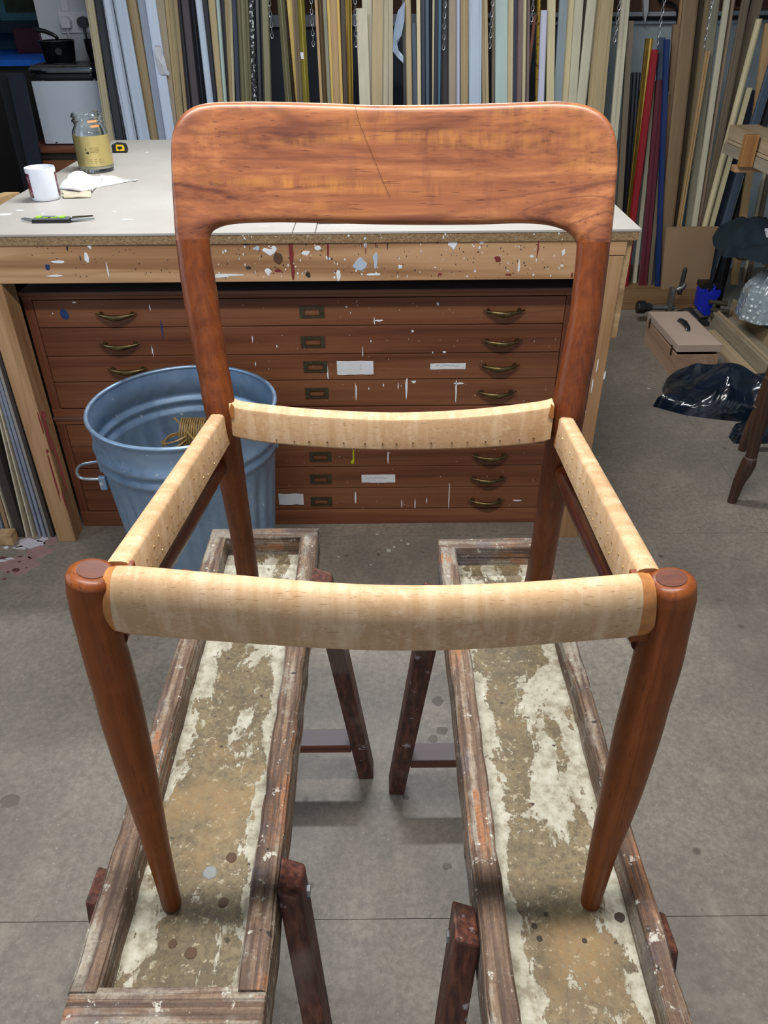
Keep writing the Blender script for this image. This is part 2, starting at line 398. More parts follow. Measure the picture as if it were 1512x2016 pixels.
def legwood():
    n = NB('dark_trestle_leg'); a = n.noise(n.co(STR2['Z']), 120, 4, .6); o = n.co()
    c = n.ramp(a, [(.35, C(52, 26, 20)), (.5, C(84, 44, 32)), (.65, C(112, 66, 48))])
    c = n.mix(n.step(n.noise(o, 20, 4, .7), .62, .67), c, C(168, 160, 160))
    c = n.mix(n.ma('MULTIPLY', n.step(n.noise(n.co((1, 1, 1), (4, 1, 1)), 6, 3), .55, .65), .6), c, C(120, 104, 96))
    return n.out(c, .6, a, .5, .003)
M['trestle'] = legwood()
def tray_mat(name, kind):
    n = NB(name); o = n.co(); X, Y, Z = n.xyz(o)
    a = n.noise(o, 12, 5, .65); b = n.noise(o, 160, 5, .8); m = n.noise(n.co((1, .45, 1)), 19, 8, .68, .4)
    c = n.ramp(a, [(.3, C(90, 78, 56)), (.45, C(118, 103, 76)), (.6, C(134, 119, 88)), (.75, C(150, 136, 104))])
    c = n.mix(n.ma('MULTIPLY', n.step(b, .46, .62), .7), c, C(74, 64, 48))
    c = n.mix(n.ma('MULTIPLY', n.step(n.noise(o, 45, 5, .75, .6), .52, .64), .55), c, C(84, 76, 62))
    c = n.mix(n.ma('MULTIPLY', n.step(n.noise(n.co((1, 1, 1), (1, 1, 1)), 110, 3, .7), .60, .66), .5), c, C(196, 186, 160))
    gs = lambda c0, wd: n.ma('POWER', 2.718, n.ma('MULTIPLY', n.ma('POWER', n.ma('ABSOLUTE', n.ma('DIVIDE', n.ma('SUBTRACT', Y, c0), wd)), 2), -1))
    gx = lambda c0, wd: n.ma('POWER', 2.718, n.ma('MULTIPLY', n.ma('POWER', n.ma('ABSOLUTE', n.ma('DIVIDE', n.ma('SUBTRACT', X, c0), wd)), 2), -1))
    og = n.noise(n.co((1, 1, 1), (3, 0, 2)), 18, 5, .65)
    U = n.ma('ABSOLUTE', X)
    if kind == 0:
        ob = n.ma('MULTIPLY', n.step(n.ma('ADD', og, n.ma('MULTIPLY', gs(-.13, .085), .26)), .60, .80), .6)
        white = n.ma('ADD', n.ma('MULTIPLY', m, 1), n.ma('ADD', n.ma('MULTIPLY', n.step(X, .040, .058), .26), n.ma('MULTIPLY', n.ma('SUBTRACT', 1.0, n.step(X, -.062, -.026)), .20)))
        white = n.ma('ADD', white, n.ma('MULTIPLY', gs(.14, .15), .14)); white = n.ma('ADD', white, n.ma('MULTIPLY', gs(.38, .1), .12))
    else:
        ob = n.ma('MULTIPLY', n.step(n.ma('ADD', og, n.ma('MULTIPLY', n.ma('MULTIPLY', gs(-.245, .05), gx(.02, .04)), .30)), .56, .80), .65)
        white = n.ma('ADD', m, n.ma('MULTIPLY', n.ma('MULTIPLY', gx(-.062, .022), 1), .34))
        white = n.ma('ADD', white, n.ma('MULTIPLY', n.ma('MULTIPLY', gx(.028, .036), gs(.05, .15)), .23))
        white = n.ma('ADD', white, n.ma('MULTIPLY', n.ma('MULTIPLY', gx(-.01, .03), gs(-.06, .13)), .14))
        white = n.ma('ADD', white, n.ma('MULTIPLY', n.step(X, .044, .062), .22))
        white = n.ma('ADD', white, n.ma('MULTIPLY', gs(.38, .08), .16))
    c = n.mix(n.ma('MULTIPLY', ob, n.step(b, .3, .6)), c, C(166, 132, 84))
    white = n.ma('ADD', white, n.ma('MULTIPLY', n.ma('SUBTRACT', n.noise(o, 75, 6, .75), .5), .45))
    white = n.ma('ADD', white, n.ma('MULTIPLY', n.ma('SUBTRACT', m, .5), .75))
    wcol = n.ramp(n.noise(o, 60, 4, .7), [(.35, C(138, 130, 110)), (.5, C(172, 167, 148)), (.68, C(192, 189, 174))])
    wm = n.step(white, .64, .665)
    c = n.mix(wm, c, wcol)
    c = n.mix(n.step(n.noise(n.co((1, 1, 1), (6, 6, 6)), 60, 3, .6), .70, .73), c, C(70, 58, 46))
    return n.out(c, .62, n.ma('ADD', n.ma('MULTIPLY', wm, 1.0), n.ma('MULTIPLY', b, .35)), .5, .002)
TZ = .63
def sawhorse(name, label, x0, x1, y0, y1, tmat, dy, near, endw):
    cx, cy = (x0 + x1) / 2, (y0 + y1) / 2
    t = thing('sawhorse', label, 'sawhorse', (cx, cy, 0))
    ym = (.30 + 1.10) / 2
    tr = tag(G().box((x0 + .026, y0 + .02, TZ - .022), (x1 - .018, y1 - .024, TZ)).obj('tray_board', tmat, t))
    for a, rw in ((x0, .029), (x1 - (.029 if x0 < 0 else .021), .029 if x0 < 0 else .021)):
        g = G(); N = 26; rings = []
        for i in range(N + 1):
            y = y0 + (y1 - .028 - y0) * i / N; d = [random.uniform(-.0014, .0014) for _ in range(4)]
            rings.append([(a + d[0], y, .604), (a + rw + d[0], y, .604), (a + rw + d[1], y, .666), (a + rw - .003 + d[1], y, .6705 + d[2]),
                          (a + .004 + d[3], y, .671 + d[2]), (a + d[3], y, .666)])
        g.loft(rings); g.obj('side_rail', M['worn_y'], t)
    G().box((x0, y1 - .028, .604), (x1, y1, .668), 0, .003).obj('end_rail', M['worn_x'], t)
    G().box((x0, y0 - .03 if endw else y0 - .02, .604), (x1, y0 + .006, .668), 0, .003).obj('end_rail', M['worn_x'], t)
    for fx, side in ((x0, -1), (x1, 1)):
        for (ty, fy) in ((.965 + dy, 1.10 + dy), (near, near - .15)):
            outer = (side < 0) == (x0 < 0); nearo = outer and fy < .5; top = Vector((fx + side * (.004 if nearo else .0125), ty, .640 if nearo else .655)); ft = Vector((fx + side * (.025 if outer else .070), fy, .0))
            d = (ft - top); k = d.z
            g = G()
            hw, ht = (.0165, .025) if fy > .5 else (.0125, .022)
            v = []
            for q, cut in ((top, 0), (ft, 0)):
                for i, j in ((-1, -1), (1, -1), (1, 1), (-1, 1)):
                    v.append(q + Vector((i * hw, j * ht, 0)))
            # rounded shoulder on the top end
            v2 = [p + Vector((0, 0, 0)) for p in v]
            v2[0].z += .018; v2[1].z += .006; v2[2].z += .0; v2[3].z += .014
            g.add(v2, [(0, 1, 2, 3), (4, 5, 6, 7), (0, 1, 5, 4), (1, 2, 6, 5), (2, 3, 7, 6), (3, 0, 4, 7)])
            g.obj('leg', M['trestle'], t, False, .003)
            if fy < .5:
                b = G().tube([top + Vector((side * .011, .004, -.025)), top + Vector((side * .018, .004, -.025))], .007, 6)
                b.obj('bolt', M['steel'], t)
    for (ty, fy) in ((.965 + dy, 1.10 + dy), (near, near - .15)):
        s = .52 / .655; y = ty + (fy - ty) * s; xo = .004 + .048 * s
        G().box((x0 - xo - .0, y - .022, .122), (x1 + xo, y + .022, .146), 0, .0015).obj('stretcher', M['trestle_x'], t)
    return t
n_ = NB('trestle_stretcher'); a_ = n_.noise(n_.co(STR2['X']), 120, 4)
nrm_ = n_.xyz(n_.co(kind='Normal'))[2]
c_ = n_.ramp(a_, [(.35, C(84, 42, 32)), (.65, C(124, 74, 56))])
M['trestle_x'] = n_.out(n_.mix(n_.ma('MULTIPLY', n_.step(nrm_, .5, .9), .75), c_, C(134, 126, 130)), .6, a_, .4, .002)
HL = sawhorse('sawhorse', 'paint-crusted sawhorse tray under the left legs of the chair, near the dustbin',
         -.302, -.115, .345, 1.10, tray_mat('tray_left_paint', 0), 0, .46, True)
HR = sawhorse('sawhorse', 'sawhorse tray with large flaking white patches under the right legs of the chair',
         .092, .277, .20, 1.065, tray_mat('tray_right_paint', 1), -.04, .41, False)
# coins / dried drops and screw heads on the trays
def drops(par, pts, mat, nm, kind=False):
    for (x, y, r) in pts:
        p = P(x, y, Z=TZ); G().blob(p + Vector((0, 0, .0001)), (r * .8, r * .8), 16, 'Z', 1, .0006, .10).obj(nm, mat, par)
drops(HL, [(414, 1718, .010)], plain('grey_drip', C(132, 136, 134), .35), 'paint_drop')
drops(HL, [(440, 1777, .007), (456, 1688, .008), (376, 1876, .008), (340, 1858, .006)], plain('rusty_knot', C(84, 64, 46), .8), 'screw_hole')
drops(HR, [(1052, 1823, .004), (1075, 1800, .003), (1151, 1852, .0035), (987, 1872, .004), (1220, 1806, .007), (1062, 1848, .004)], plain('nail_hole', C(64, 54, 46), .8), 'screw_hole')

# ------------------------------------------------------------------ the chair
CHB = Vector((-.01, .66, TZ))
ch = thing('dining_chair', 'oiled teak dining chair with bare beech rails and no seat, standing across two sawhorses', 'chair', CHB)
def leg_from_px(stations, plf, flat=1.0, foot=None, n=22, ex=2.0, mat='teak_leg', name='leg'):
    """stations: (xl, yl, xr, yr) silhouette pairs"""
    st = catmull(stations, 4); pts = []; rr = []
    for xl, yl, xr, yr in st:
        x, y = (xl + xr) / 2, (yl + yr) / 2
        p = plf(x, y); wv = math.hypot(xr - xl, yr - yl) / FPX * depth(p) / 2
        pts.append(p); rr.append((wv, wv * flat))
    return pts, rr
FA, FB = .4165, .052            # plane of the front legs: Y = FA + FB*Z
def frontleg(st, lobe):
    pts, rr = leg_from_px(st, lambda x, y: P(x, y, pl=(FA, FB)))
    # finish the foot and the crown with rounded ends
    e = pts[-1]; r = rr[-1][0]
    # bring foot onto the tray
    d = (pts[-1] - pts[-4]).normalized(); tz = (e.z - TZ - .0035) / -d.z
    e2 = e + d * max(tz, .001); pts.append(e2); rr.append((r * .97, r * .97))
    e3 = e2 + d * ((e2.z - TZ - .0006) / -d.z); pts.append(e3); rr.append((r * .78, r * .78))
    t0 = pts[0]; r0 = rr[0][0]; u = (pts[0] - pts[3]).normalized()
    crown = [(t0 + u * h, (r0 * k, r0 * k)) for h, k in ((.0062, .60), (.0056, .76), (.0034, .93))]
    pts = [c[0] for c in crown] + pts; rr = [c[1] for c in crown] + rr
    gg = G().tube(pts, rr, 28, up=(0, 1, 0))
    for q_ in gg.v: q_.z = max(q_.z, TZ + .0005)
    o = gg.obj('front_leg', M['teak_leg'], ch, 45)
    return pts, o
fl_l = [(131, 1135, 232, 1133), (133, 1158, 230, 1156), (139, 1190, 232, 1188), (150, 1232, 240, 1230), (161, 1274, 247, 1270), (171, 1310, 258, 1306), (186, 1362, 271, 1354),
        (201, 1420, 284, 1410), (222, 1486, 298, 1476), (244, 1550, 312, 1540), (266, 1614, 323, 1604), (289, 1682, 335, 1672), (312, 1757, 350, 1745)]
fl_r = [(1274, 1150, 1369, 1150), (1272, 1172, 1369, 1172), (1270, 1196, 1364, 1198), (1262, 1240, 1354, 1245), (1251, 1280, 1345, 1288), (1242, 1316, 1335, 1325), (1229, 1366, 1319, 1376),
        (1213, 1426, 1302, 1438), (1199, 1490, 1282, 1500), (1186, 1548, 1262, 1560), (1173, 1610, 1238, 1622), (1161, 1672, 1212, 1686), (1143, 1775, 1181, 1779)]
lp, lo = frontleg(fl_l, 1); rp, ro = frontleg(fl_r, -1)
# leg crowns: end-grain inset and the small square shoulder where the side rail enters
for pts, sx in ((lp, 1), (rp, -1)):
    c = pts[3] if len(pts) > 3 else pts[0]; c = pts[0]
    uu = (pts[0] - pts[6]).normalized(); G().tube([c - uu * .002, c + uu * .0006], [.0122, .0118], 24).obj('leg_end_grain',
        wood('teak_end_grain', (C(70, 32, 18), C(94, 46, 26), C(112, 60, 36)), 'X', 3, .5, .05), ch, True)
    G().box((c.x + sx * .008, c.y - .012, c.z - .058), (c.x + sx * .027, c.y + .020, c.z - .006), 0, .0015).obj('leg_shoulder', M['teak_leg'], ch, True)

# back legs: lower plane and upper plane
LB = lambda Z: .93 - (Z - .63) * .25
UB = lambda Z: .83 + (Z - 1.03) * .30
def backpt(x, y):
    a = P(x, y, pl=(.93 + .63 * .25, -.25)); b = P(x, y, pl=(.83 - 1.03 * .30, .30))
    # soft kink at the seat
    k = 1 / (1 + math.exp((y - 825) / 22)); return a.lerp(b, k)
bl_l = [(346, 470, 413, 474), (350, 505, 416, 503), (354, 540, 421, 532), (361, 585, 428, 575), (369, 632, 434, 622), (376, 668, 440, 660), (383, 706, 446, 698), (392, 745, 453, 738), (398, 785, 460, 776),
        (408, 830, 467, 822), (417, 872, 473, 864), (426, 915, 479, 908), (434, 958, 484, 950), (448, 1025, 493, 1017), (458, 1080, 501, 1072), (467, 1137, 509, 1131), (475, 1186, 513, 1181)]
bl_r = [(1136, 478, 1201, 476), (1134, 505, 1198, 508), (1131, 535, 1194, 540), (1126, 580, 1188, 588), (1121, 625, 1182, 634), (1113, 664, 1176, 673), (1106, 700, 1170, 710), (1098, 740, 1162, 750), (1090, 776, 1156, 788),
        (1083, 822, 1148, 832), (1075, 866, 1140, 876), (1068, 908, 1130, 918), (1062, 948, 1120, 960), (1054, 1015, 1105, 1026), (1046, 1070, 1096, 1080), (1036, 1130, 1085, 1142), (1025, 1176, 1070, 1184)]
BACKEND = []
for st in (bl_l, bl_r):
    pts, rr = leg_from_px(st, backpt, 1.0)
    nn = len(pts)
    # depth radius: slimmer than wide at the top, round at the foot
    rr = [(a, a * (.72 + .28 * min(1, i / (nn * .55)))) for i, (a, b) in enumerate(rr)]
    d = (pts[-1] - pts[-4]).normalized(); q = [(p, r) for p, r in zip(pts, rr) if p.z > TZ + .012]
    pts = [a for a, b in q]; rr = [b for a, b in q]
    e = pts[-1]; e2 = e + d * ((e.z - TZ - .004) / -d.z); e3 = e + d * ((e.z - TZ - .0008) / -d.z); r = rr[-1][0]
    pts += [e2, e3]; rr += [(r * .95, r * .95), (r * .78, r * .78)]
    BACKEND.append((pts[0], rr[0]))
    gg = G().tube(pts, rr, 28, up=(0, 1, 0))
    for q_ in gg.v: q_.z = max(q_.z, TZ + .0005)
    gg.obj('back_leg', M['teak_leg'], ch, 45)

# backrest panel: strip between an upper and a lower outline, curved in plan
Tl = [(346, 474), (343, 430), (339, 350), (338, 292), (342, 258), (356, 230), (380, 211), (413, 202.5), (460, 200.5), (520, 200), (640, 203), (740, 207), (860, 206), (980, 203),
      (1060, 200), (1110, 200), (1150, 206), (1180, 220), (1200, 242), (1211, 270), (1215, 310), (1213, 350), (1208, 420), (1202, 480)]
Bl = [(413, 478), (413, 468), (418, 457), (428, 450), (443, 444.5), (460, 441.5), (483, 439.5), (508, 438.5), (535, 438), (570, 438), (660, 440), (745, 442), (850, 443), (950, 442),
      (1010, 440), (1046, 440.5), (1074, 443), (1096, 448), (1112, 454), (1123, 462), (1130, 469), (1133, 474), (1135, 480), (1135, 484)]
T = catmull(Tl, 5); B = catmull(Bl, 5)
xa, xb = P(349, 482, pl=(.521, .30)).x, P(1201, 482, pl=(.521, .30)).x
def backsurf(x, y):
    p = P(x, y, pl=(.521, .30))
    for _ in range(6):
        u = (p.x - (xa + xb) / 2) / ((xb - xa) / 2); off = .030 * max(0, 1 - u * u)
        p = P(x, y, pl=(.521 + off, .30))
    return p
vv = [0, .006, .018, .04, .07, .12, .2, .3, .4, .5, .6, .7, .8, .88, .93, .96, .982, .994, 1]
front = []; back = []
ns = len(T) - 1
for i, (a, b) in enumerate(zip(T, B)):
    sN = i / ns; e = min(sN, 1 - sN)             # 0 at the legs
    rf, rb = [], []
    A, Bp = backsurf(*a), backsurf(*b); L = (A - Bp).length
    H = .0085 + (.0165 - .0085) * max(0, 1 - e / .30) ** 1.5
    for v in vv:
        x, y = a[0] + (b[0] - a[0]) * v, a[1] + (b[1] - a[1]) * v
        p = backsurf(x, y); d = min(v, 1 - v) * L; r = H * (1.0 + 1.0 * max(0, 1 - e / .08))
        t = H * math.sqrt(max(0, 1 - (1 - min(d / r, 1)) ** 2))
        nrm = Vector((0, -1, .30)).normalized()
        rf.append(p + nrm * t * .9); rb.append(p - nrm * t * 1.1)
    front.append(rf); back.append(rb)
rings = [f + list(reversed(b[1:-1])) for f, b in zip(front, back)]
G().loft(rings).obj('backrest', M['teak_back'], ch, 60)
# hairline crack across the panel
cr = [backsurf(x, y) + Vector((0, -.0088, .0028)) for x, y in ((700, 205 + 10), (708, 245), (722, 280), (738, 318), (750, 350), (768, 390))]
G().tube(cr, .0002, 4).obj('crack', plain('crack_line', C(90, 44, 28), .6), ch)

# front rail
fr = [(216, 1119, 1238), (245, 1118, 1246), (300, 1121, 1251), (400, 1130, 1259), (500, 1139, 1266), (620, 1149, 1274), (740, 1155, 1279), (860, 1156, 1279), (980, 1152, 1274), (1080, 1146, 1266),
      (1180, 1138, 1258), (1250, 1132, 1252), (1277, 1131, 1246)]
fs = catmull(fr, 3); pts = []; rr = []
for x, a, b in fs:
    u = (x - 746) / 530; yy = .4715 - .010 * (1 - u * u)
    p = P(x, (a + b) / 2, Y=yy); hp = (b - a) / FPX * depth(p) / 2
    hb = .0150; hh = math.sqrt(max(1e-6, (hp ** 2 - (hb * .69) ** 2))) / .735
    if abs(u) > .985: hh *= .97
    pts.append(p); rr.append((hb, hh))
G().tube(pts, rr, 26, up=(0, 0, 1), ex=2.35).obj('front_seat_rail', M['beech_x'], ch, 50)
for q, rq in ((pts[0:3], rr[0:3]), (pts[-4:], rr[-4:])):
    G().tube(q, [(a + .0004, b + .0004) for a, b in rq], 26, up=(0, 0, 1), ex=2.35).obj('glue_stain', M['glue'], ch, 50)
# back rail
br = [(450, 796, 861), (470, 804, 866), (520, 811, 874), (600, 819, 881), (680, 824, 886), (770, 827, 888), (860, 825, 887), (950, 819, 884), (1030, 810, 878), (1072, 804, 873), (1092, 799, 868)]
bs_ = catmull(br, 3); rings = []
for x, a, b in bs_:
    A = P(x, a, Y=.818); Bm = P(x, b, Y=.818)
    y0, y1 = .818, .818 + .021; z0, z1 = Bm.z, A.z; c = .003
    r = [(A.x, y0, z0 + c), (A.x, y0, z1 - c), (A.x, y0 + .001, z1 - .0008), (A.x, y0 + c, z1), (A.x, y1 - c, z1 + .001), (A.x, y1, z1 - c), (A.x, y1, z0 + c), (A.x, y1 - c, z0), (A.x, y0 + c, z0)]
    rings.append(r)
G().loft(rings).obj('back_seat_rail', M['beech_x'], ch, 40)
g = G()
for k in range(16):
    x = 545 + k * 34.0 + random.uniform(-5, 5); u = (x - 770) / 320; yb = 873 - 13 * u * u + random.uniform(-1, 1)
    p = P(x, yb, Y=.8176); g.blob(p, (.0011, .0011), 6, 'Y', -1, .0008, .2)
g.obj('tack_holes', plain('tack_hole', C(110, 74, 40), .6, .4), ch)
for xx, ang in ((456, 0), (1087, 0)):
    p = P(xx, 808, Y=.8172); G().blob(p + Vector((0, 0, -.002)), (.0035, .010), 9, 'Y', -1, .0006, .3).obj('glue_stain', M['glue'], ch)
# side rails
def siderail(front, back, out_s):
    A = P(*front, Y=.487); Bk = P(*back, Y=.832); rings = []; N = 14
    for i in range(N + 1):
        t = i / N; p = A.lerp(Bk, t); wv = .0098 + (.0085 - .0098) * t; h = .043
        p = p + Vector((0, 0, -.004 * math.sin(PI * t) * 0 ))
        rings.append([p + Vector(q) for q in ((-wv, 0, -h), (-wv, 0, -.004), (-wv * .8, 0, -.0012), (-wv * .4, 0, 0), (wv * .4, 0, 0), (wv * .8, 0, -.0012), (wv, 0, -.004), (wv, 0, -h))])
    o = G().loft(rings).obj('side_seat_rail', M['beech_y'], ch, 50)
    g = G()
    for row, cnt in ((-.018, 18), (-.034, 22)):
        for k in range(cnt):
            t = (k + .6) / cnt + random.uniform(-.01, .01); p = A.lerp(Bk, min(t, .97)); wv = .0098 + (.0085 - .0098) * t
            g.blob(p + Vector((out_s * wv, 0, row + random.uniform(-.003, .003))), (.0011, .0011), 6, 'X', out_s, .0009, .3)
    g.obj('tacks', plain('brass_tack', C(196, 168, 110), .4, .7), ch)
    G().bar(A.lerp(Bk, .955) + Vector((0, 0, -.022)), A.lerp(Bk, .985) + Vector((0, 0, -.022)), (.0092, 0, 0), (0, 0, .0225)).obj('glue_stain', M['glue'], ch, False, .002)
    return A, Bk
siderail((229, 1105), (434, 804), 1); siderail((1279, 1119), (1110, 809), -1)
# side stretchers
for a, b in (((437, 910), (232, 1250)), ((1100, 922), (1262, 1262))):
    A = P(*a, Y=.846); Bf = P(*b, Y=.474)
    N = 12; pts = [A.lerp(Bf, i / N) for i in range(N + 1)]
    rr = [(.0085 + .0025 * math.sin(PI * i / N), .0115 + .0035 * math.sin(PI * i / N)) for i in range(N + 1)]
    G().tube(pts, rr, 18, up=(0, 0, 1)).obj('side_stretcher', M['teak_dark'] if 'teak_dark' in M else M['teak_leg'], ch, True)

# ------------------------------------------------------------------ workbench
BT = .951                                        # top surface
BX0, BX1, BY0, BY1 = -1.075, .645, 1.965, 3.40
wb = thing('workbench', 'big pine workbench with paint-splashed apron and pale board top behind the chair', 'workbench', ((BX0 + BX1) / 2, 2.5, 0))
G().box((BX0 + .004, BY0 + .002, .923), (BX1 - .004, BY1, .9445), 0, .0008).obj('core_board', M['chipboard'], wb)
# white facing in three sheets with open seams
for a, b in ((BX0, P(578, 448, Z=BT).x), (P(578, 448, Z=BT).x + .002, P(622, 448, Z=BT).x), (P(622, 448, Z=BT).x + .002, BX1)):
    G().box((a, BY0, .945), (b, BY1, BT), 0, .0008).obj('top_sheet', M['benchtop'], wb)
G().prism([(-.985, .826), (.548, .826), (.548, .885), (.617, .885), (.617, .9225), (-1.06, .9225), (-1.06, .877), (-.985, .877)], 'Y', 1.972, 2.012).obj('apron', M['pine_x'], wb, False, .0012)
G().box((-1.036, 1.974, 0), (-.981, 2.046, .875), 0, .002).obj('leg', M['pine_z'], wb)
G().box((.553, 1.974, 0), (.615, 2.046, .883), 0, .002).obj('leg', M['pine_z'], wb)
for x in (-1.036, .553): G().box((x, 3.30, 0), (x + .06, 3.37, .922), 0, .002).obj('leg', M['pine_z'], wb)
G().box((.6175, 1.985, .66), (.634, 3.37, .9225), 0, .001).obj('side_board', M['pine_y'], wb)
G().box((-1.06, 2.05, .83), (-1.04, 3.37, .9225), 0, .001).obj('side_board', M['pine_y'], wb)
G().box((-1.0, 3.35, .83), (.55, 3.37, .9225), 0, .001).obj('back_board', M['pine_x'], wb)
def dabs(par, pts, mat, name, Y=None, Z=None, jag=.35, t=.0006):
    for i, q in enumerate(pts):
        x, y, rx, ry = q[:4]; p = P(x, y, Y=Y, Z=Z); s = depth(p) / FPX
        g = G().blob(p, (rx * s, ry * s * (1.3 if Y is not None else 2.6)), 9, 'Y' if Y is not None else 'Z', -1 if Y is not None else 1, t, jag)
        g.obj(name, mat, par)
def fine(par, box, cnt, mat, name, Y, rmax=2.2):
    g = G()
    for _ in range(cnt):
        p = P(random.uniform(box[0], box[2]), random.uniform(box[1], box[3]), Y=Y); s = depth(p) / FPX
        g.blob(p, (random.uniform(.5, rmax) * s, random.uniform(.6, rmax * 1.5) * s), 6, 'Y', -1, .0005, .4)
    return tag(g.obj(name, mat, par), kind='stuff')
AY = 1.9718
dabs(wb, [(94, 526, 5, 6)], M['navy_paint'], 'paint_drip', AY)
dabs(wb, [(113, 516, 12, 2.5), (170, 507, 4, 8), (176, 483, 4, 5), (108, 543, 18, 2), (212, 532, 1.2, 12), (528, 495, 12, 5), (540, 488, 5, 4), (603, 498, 8, 3), (626, 489, 6, 4), (720, 476, 4, 9), (528, 535, 6, 5),
              (892, 478, 8, 8), (788, 525, 4, 3), (735, 540, 14, 2), (667, 542, 4, 9), (950, 476, 6, 3), (455, 541, 30, 1.6), (1047, 505, 4, 2), (646, 508, 4, 3), (778, 473, 5, 2), (1022, 525, 2, 12), (430, 545, 20, 1.4), (1110, 497, 4, 5)],
     M['white_paint'], 'paint_drip', AY)
dabs(wb, [(708, 519, 13, 9), (740, 512, 5, 11), (505, 489, 7, 3), (1150, 520, 3, 7)], M['pale_blue_paint'], 'paint_drip', AY)
dabs(wb, [(574, 500, 4, 28), (577, 535, 3, 12), (646, 493, 2, 18), (980, 510, 7, 4), (548, 533, 6, 3), (1059, 490, 1.6, 14), (720, 490, 1, 9), (739, 480, 1, 8), (866, 540, 5, 2), (1000, 541, 6, 2), (1126, 541, 2, 4)],
     M['red_paint'], 'paint_drip', AY)
dabs(wb, [(482, 479, 9, 3), (860, 475, 8, 2.6), (606, 541, 5, 4), (490, 527, 5, 3), (132, 488, 2, 4), (1168, 483, 1.5, 7), (158, 508, 1.5, 4), (763, 478, 1, 10)], M['dark_paint'], 'paint_drip', AY)
dabs(wb, [(547, 509, 10, 9)], plain('pine_knot', C(84, 56, 36), .7), 'wood_knot', AY, jag=.12)
fine(wb, (60, 478, 340, 548), 40, M['dark_paint'], 'paint_flecks', AY, 1.4); fine(wb, (430, 478, 1120, 548), 110, M['dark_paint'], 'paint_flecks', AY, 1.6)
fine(wb, (430, 478, 1120, 548), 90, M['white_paint'], 'paint_flecks', AY, 2.0); fine(wb, (430, 458, 1120, 472), 30, M['white_paint'], 'paint_flecks', 1.9665, 2.4)
LY = 1.9738
dabs(wb, [(86, 815, 5, 5), (92, 845, 2.5, 26), (80, 833, 1.6, 16), (98, 872, 2, 12), (93, 888, 4, 4), (105, 935, 2, 45), (122, 930, 1.8, 42), (127, 985, 1.5, 22), (106, 880, 1.5, 18)], M['red_paint'], 'paint_drip', LY)
dabs(wb, [(1176, 720, 1.5, 9), (1190, 740, 1.5, 8), (1166, 758, 1.4, 10), (1152, 810, 1.2, 8)], M['white_paint'], 'paint_drip', LY)
dabs(wb, [(12, 422, 14, 2.5), (38, 414, 9, 1.6), (252, 432, 16, 1.4), (84, 421, 3, 1.2), (224, 417, 3, 1.3), (290, 300, 3, 1), (660, 444, 10, 1.0), (520, 446, 12, .8)], M['white_paint'], 'paint_drip', None, BT + .0003)

# ------------------------------------------------------------------ plan chests
CYF = 2.06
def zc(y, Y=CYF, x=700): return P(x, y, Y=Y).z
ztop = zc(573, x=300); zmid = zc(817); 
X0, X1 = -.982, .530
def chest(name, label, z0, z1, rows, top_h, bot_h, ybk):
    t = thing(name, label, 'plan chest', ((X0 + X1) / 2, 2.5, z0))
    zt, zb = rows[0], rows[-1]
    case = G().box((X0, CYF + .022, z0 + .003), (X1, ybk, z1 - .004)); case.obj('case', M['dark_wood'], t)
    for a in (X0, X1 - .026): G().box((a, CYF, z0), (a + .026, CYF + .03, z1 - .018), 0, .002).obj('stile', M['mahog_z'], t)
    G().box((X0, CYF - .002, zt + .002), (X1, CYF + .03, z1 - .012), 0, .002).obj('top_rail', M['mahog_case'], t)
    G().box((X0 - .004, CYF - .004, z1 - .012), (X1 + .004, ybk, z1), 0, .003).obj('top_panel', M['dusty_mahog'], t)
    G().box((X0 + (.0), CYF - .0015, z0), (X1, CYF + .03, zb - .002), 0, .002).obj('plinth', M['mahog_case'], t)
    first = None
    for i in range(len(rows) - 1):
        a, b = rows[i] - .0012, rows[i + 1] + .0012
        dr = G().box((X0 + .0275, CYF + .001, b), (X1 - .0275, CYF + .021, a), 0, .0012).obj('drawer', M['mahog'], t)
        dr['_z'] = 0
        yield_rows.append((dr, a, b))
    return t
yield_rows = []
n_ = NB('dusty_mahogany'); nz_ = n_.xyz(n_.co(kind='Normal'))[2]
M['dusty_mahog'] = n_.out(n_.mix(n_.ma('MULTIPLY', n_.step(nz_, .5, .9), .8), n_.ramp(n_.noise(n_.co(STR['X']), 30, 4), [(.3, C(92, 50, 32)), (.7, C(128, 80, 54))]), C(96, 98, 106)), .6)
rows_u = [zc(y) for y in (586, 641, 697, 748, 800)]
rows_l = [zc(y) for y in (832, 876, 919, 961, 1002)]
chl = chest('plan_chest', 'lower mahogany plan chest standing on the floor below the other one', 0, zmid, rows_l, 0, 0, 3.2)
chu = chest('plan_chest', 'upper mahogany plan chest with lighter paper labels, stacked directly beneath the bench apron', zmid + .0005, ztop, rows_u, 0, 0, 3.2)
def handle(dr, x, y):
    p = P(x, y, Y=CYF - .002); g = G(); w = .058; pts = []; rr = []
    for i in range(17):
        u = -1 + i / 8; k = 1 - abs(u) ** 1.7; pts.append((p.x + u * w, p.y - .004 - .017 * k ** .8, p.z + .003 - .008 * k)); rr.append((.0045 * k + .001, .0074 * k + .0014))
    g.tube(pts, rr, 10)
    for s in (-1, 1): g.tube([(p.x + s * w * .74, p.y + .002, p.z), (p.x + s * w * .72, p.y - .013, p.z - .001)], [.0065, .0045], 8)
    g.obj('handle', M['brass'], dr, 60)
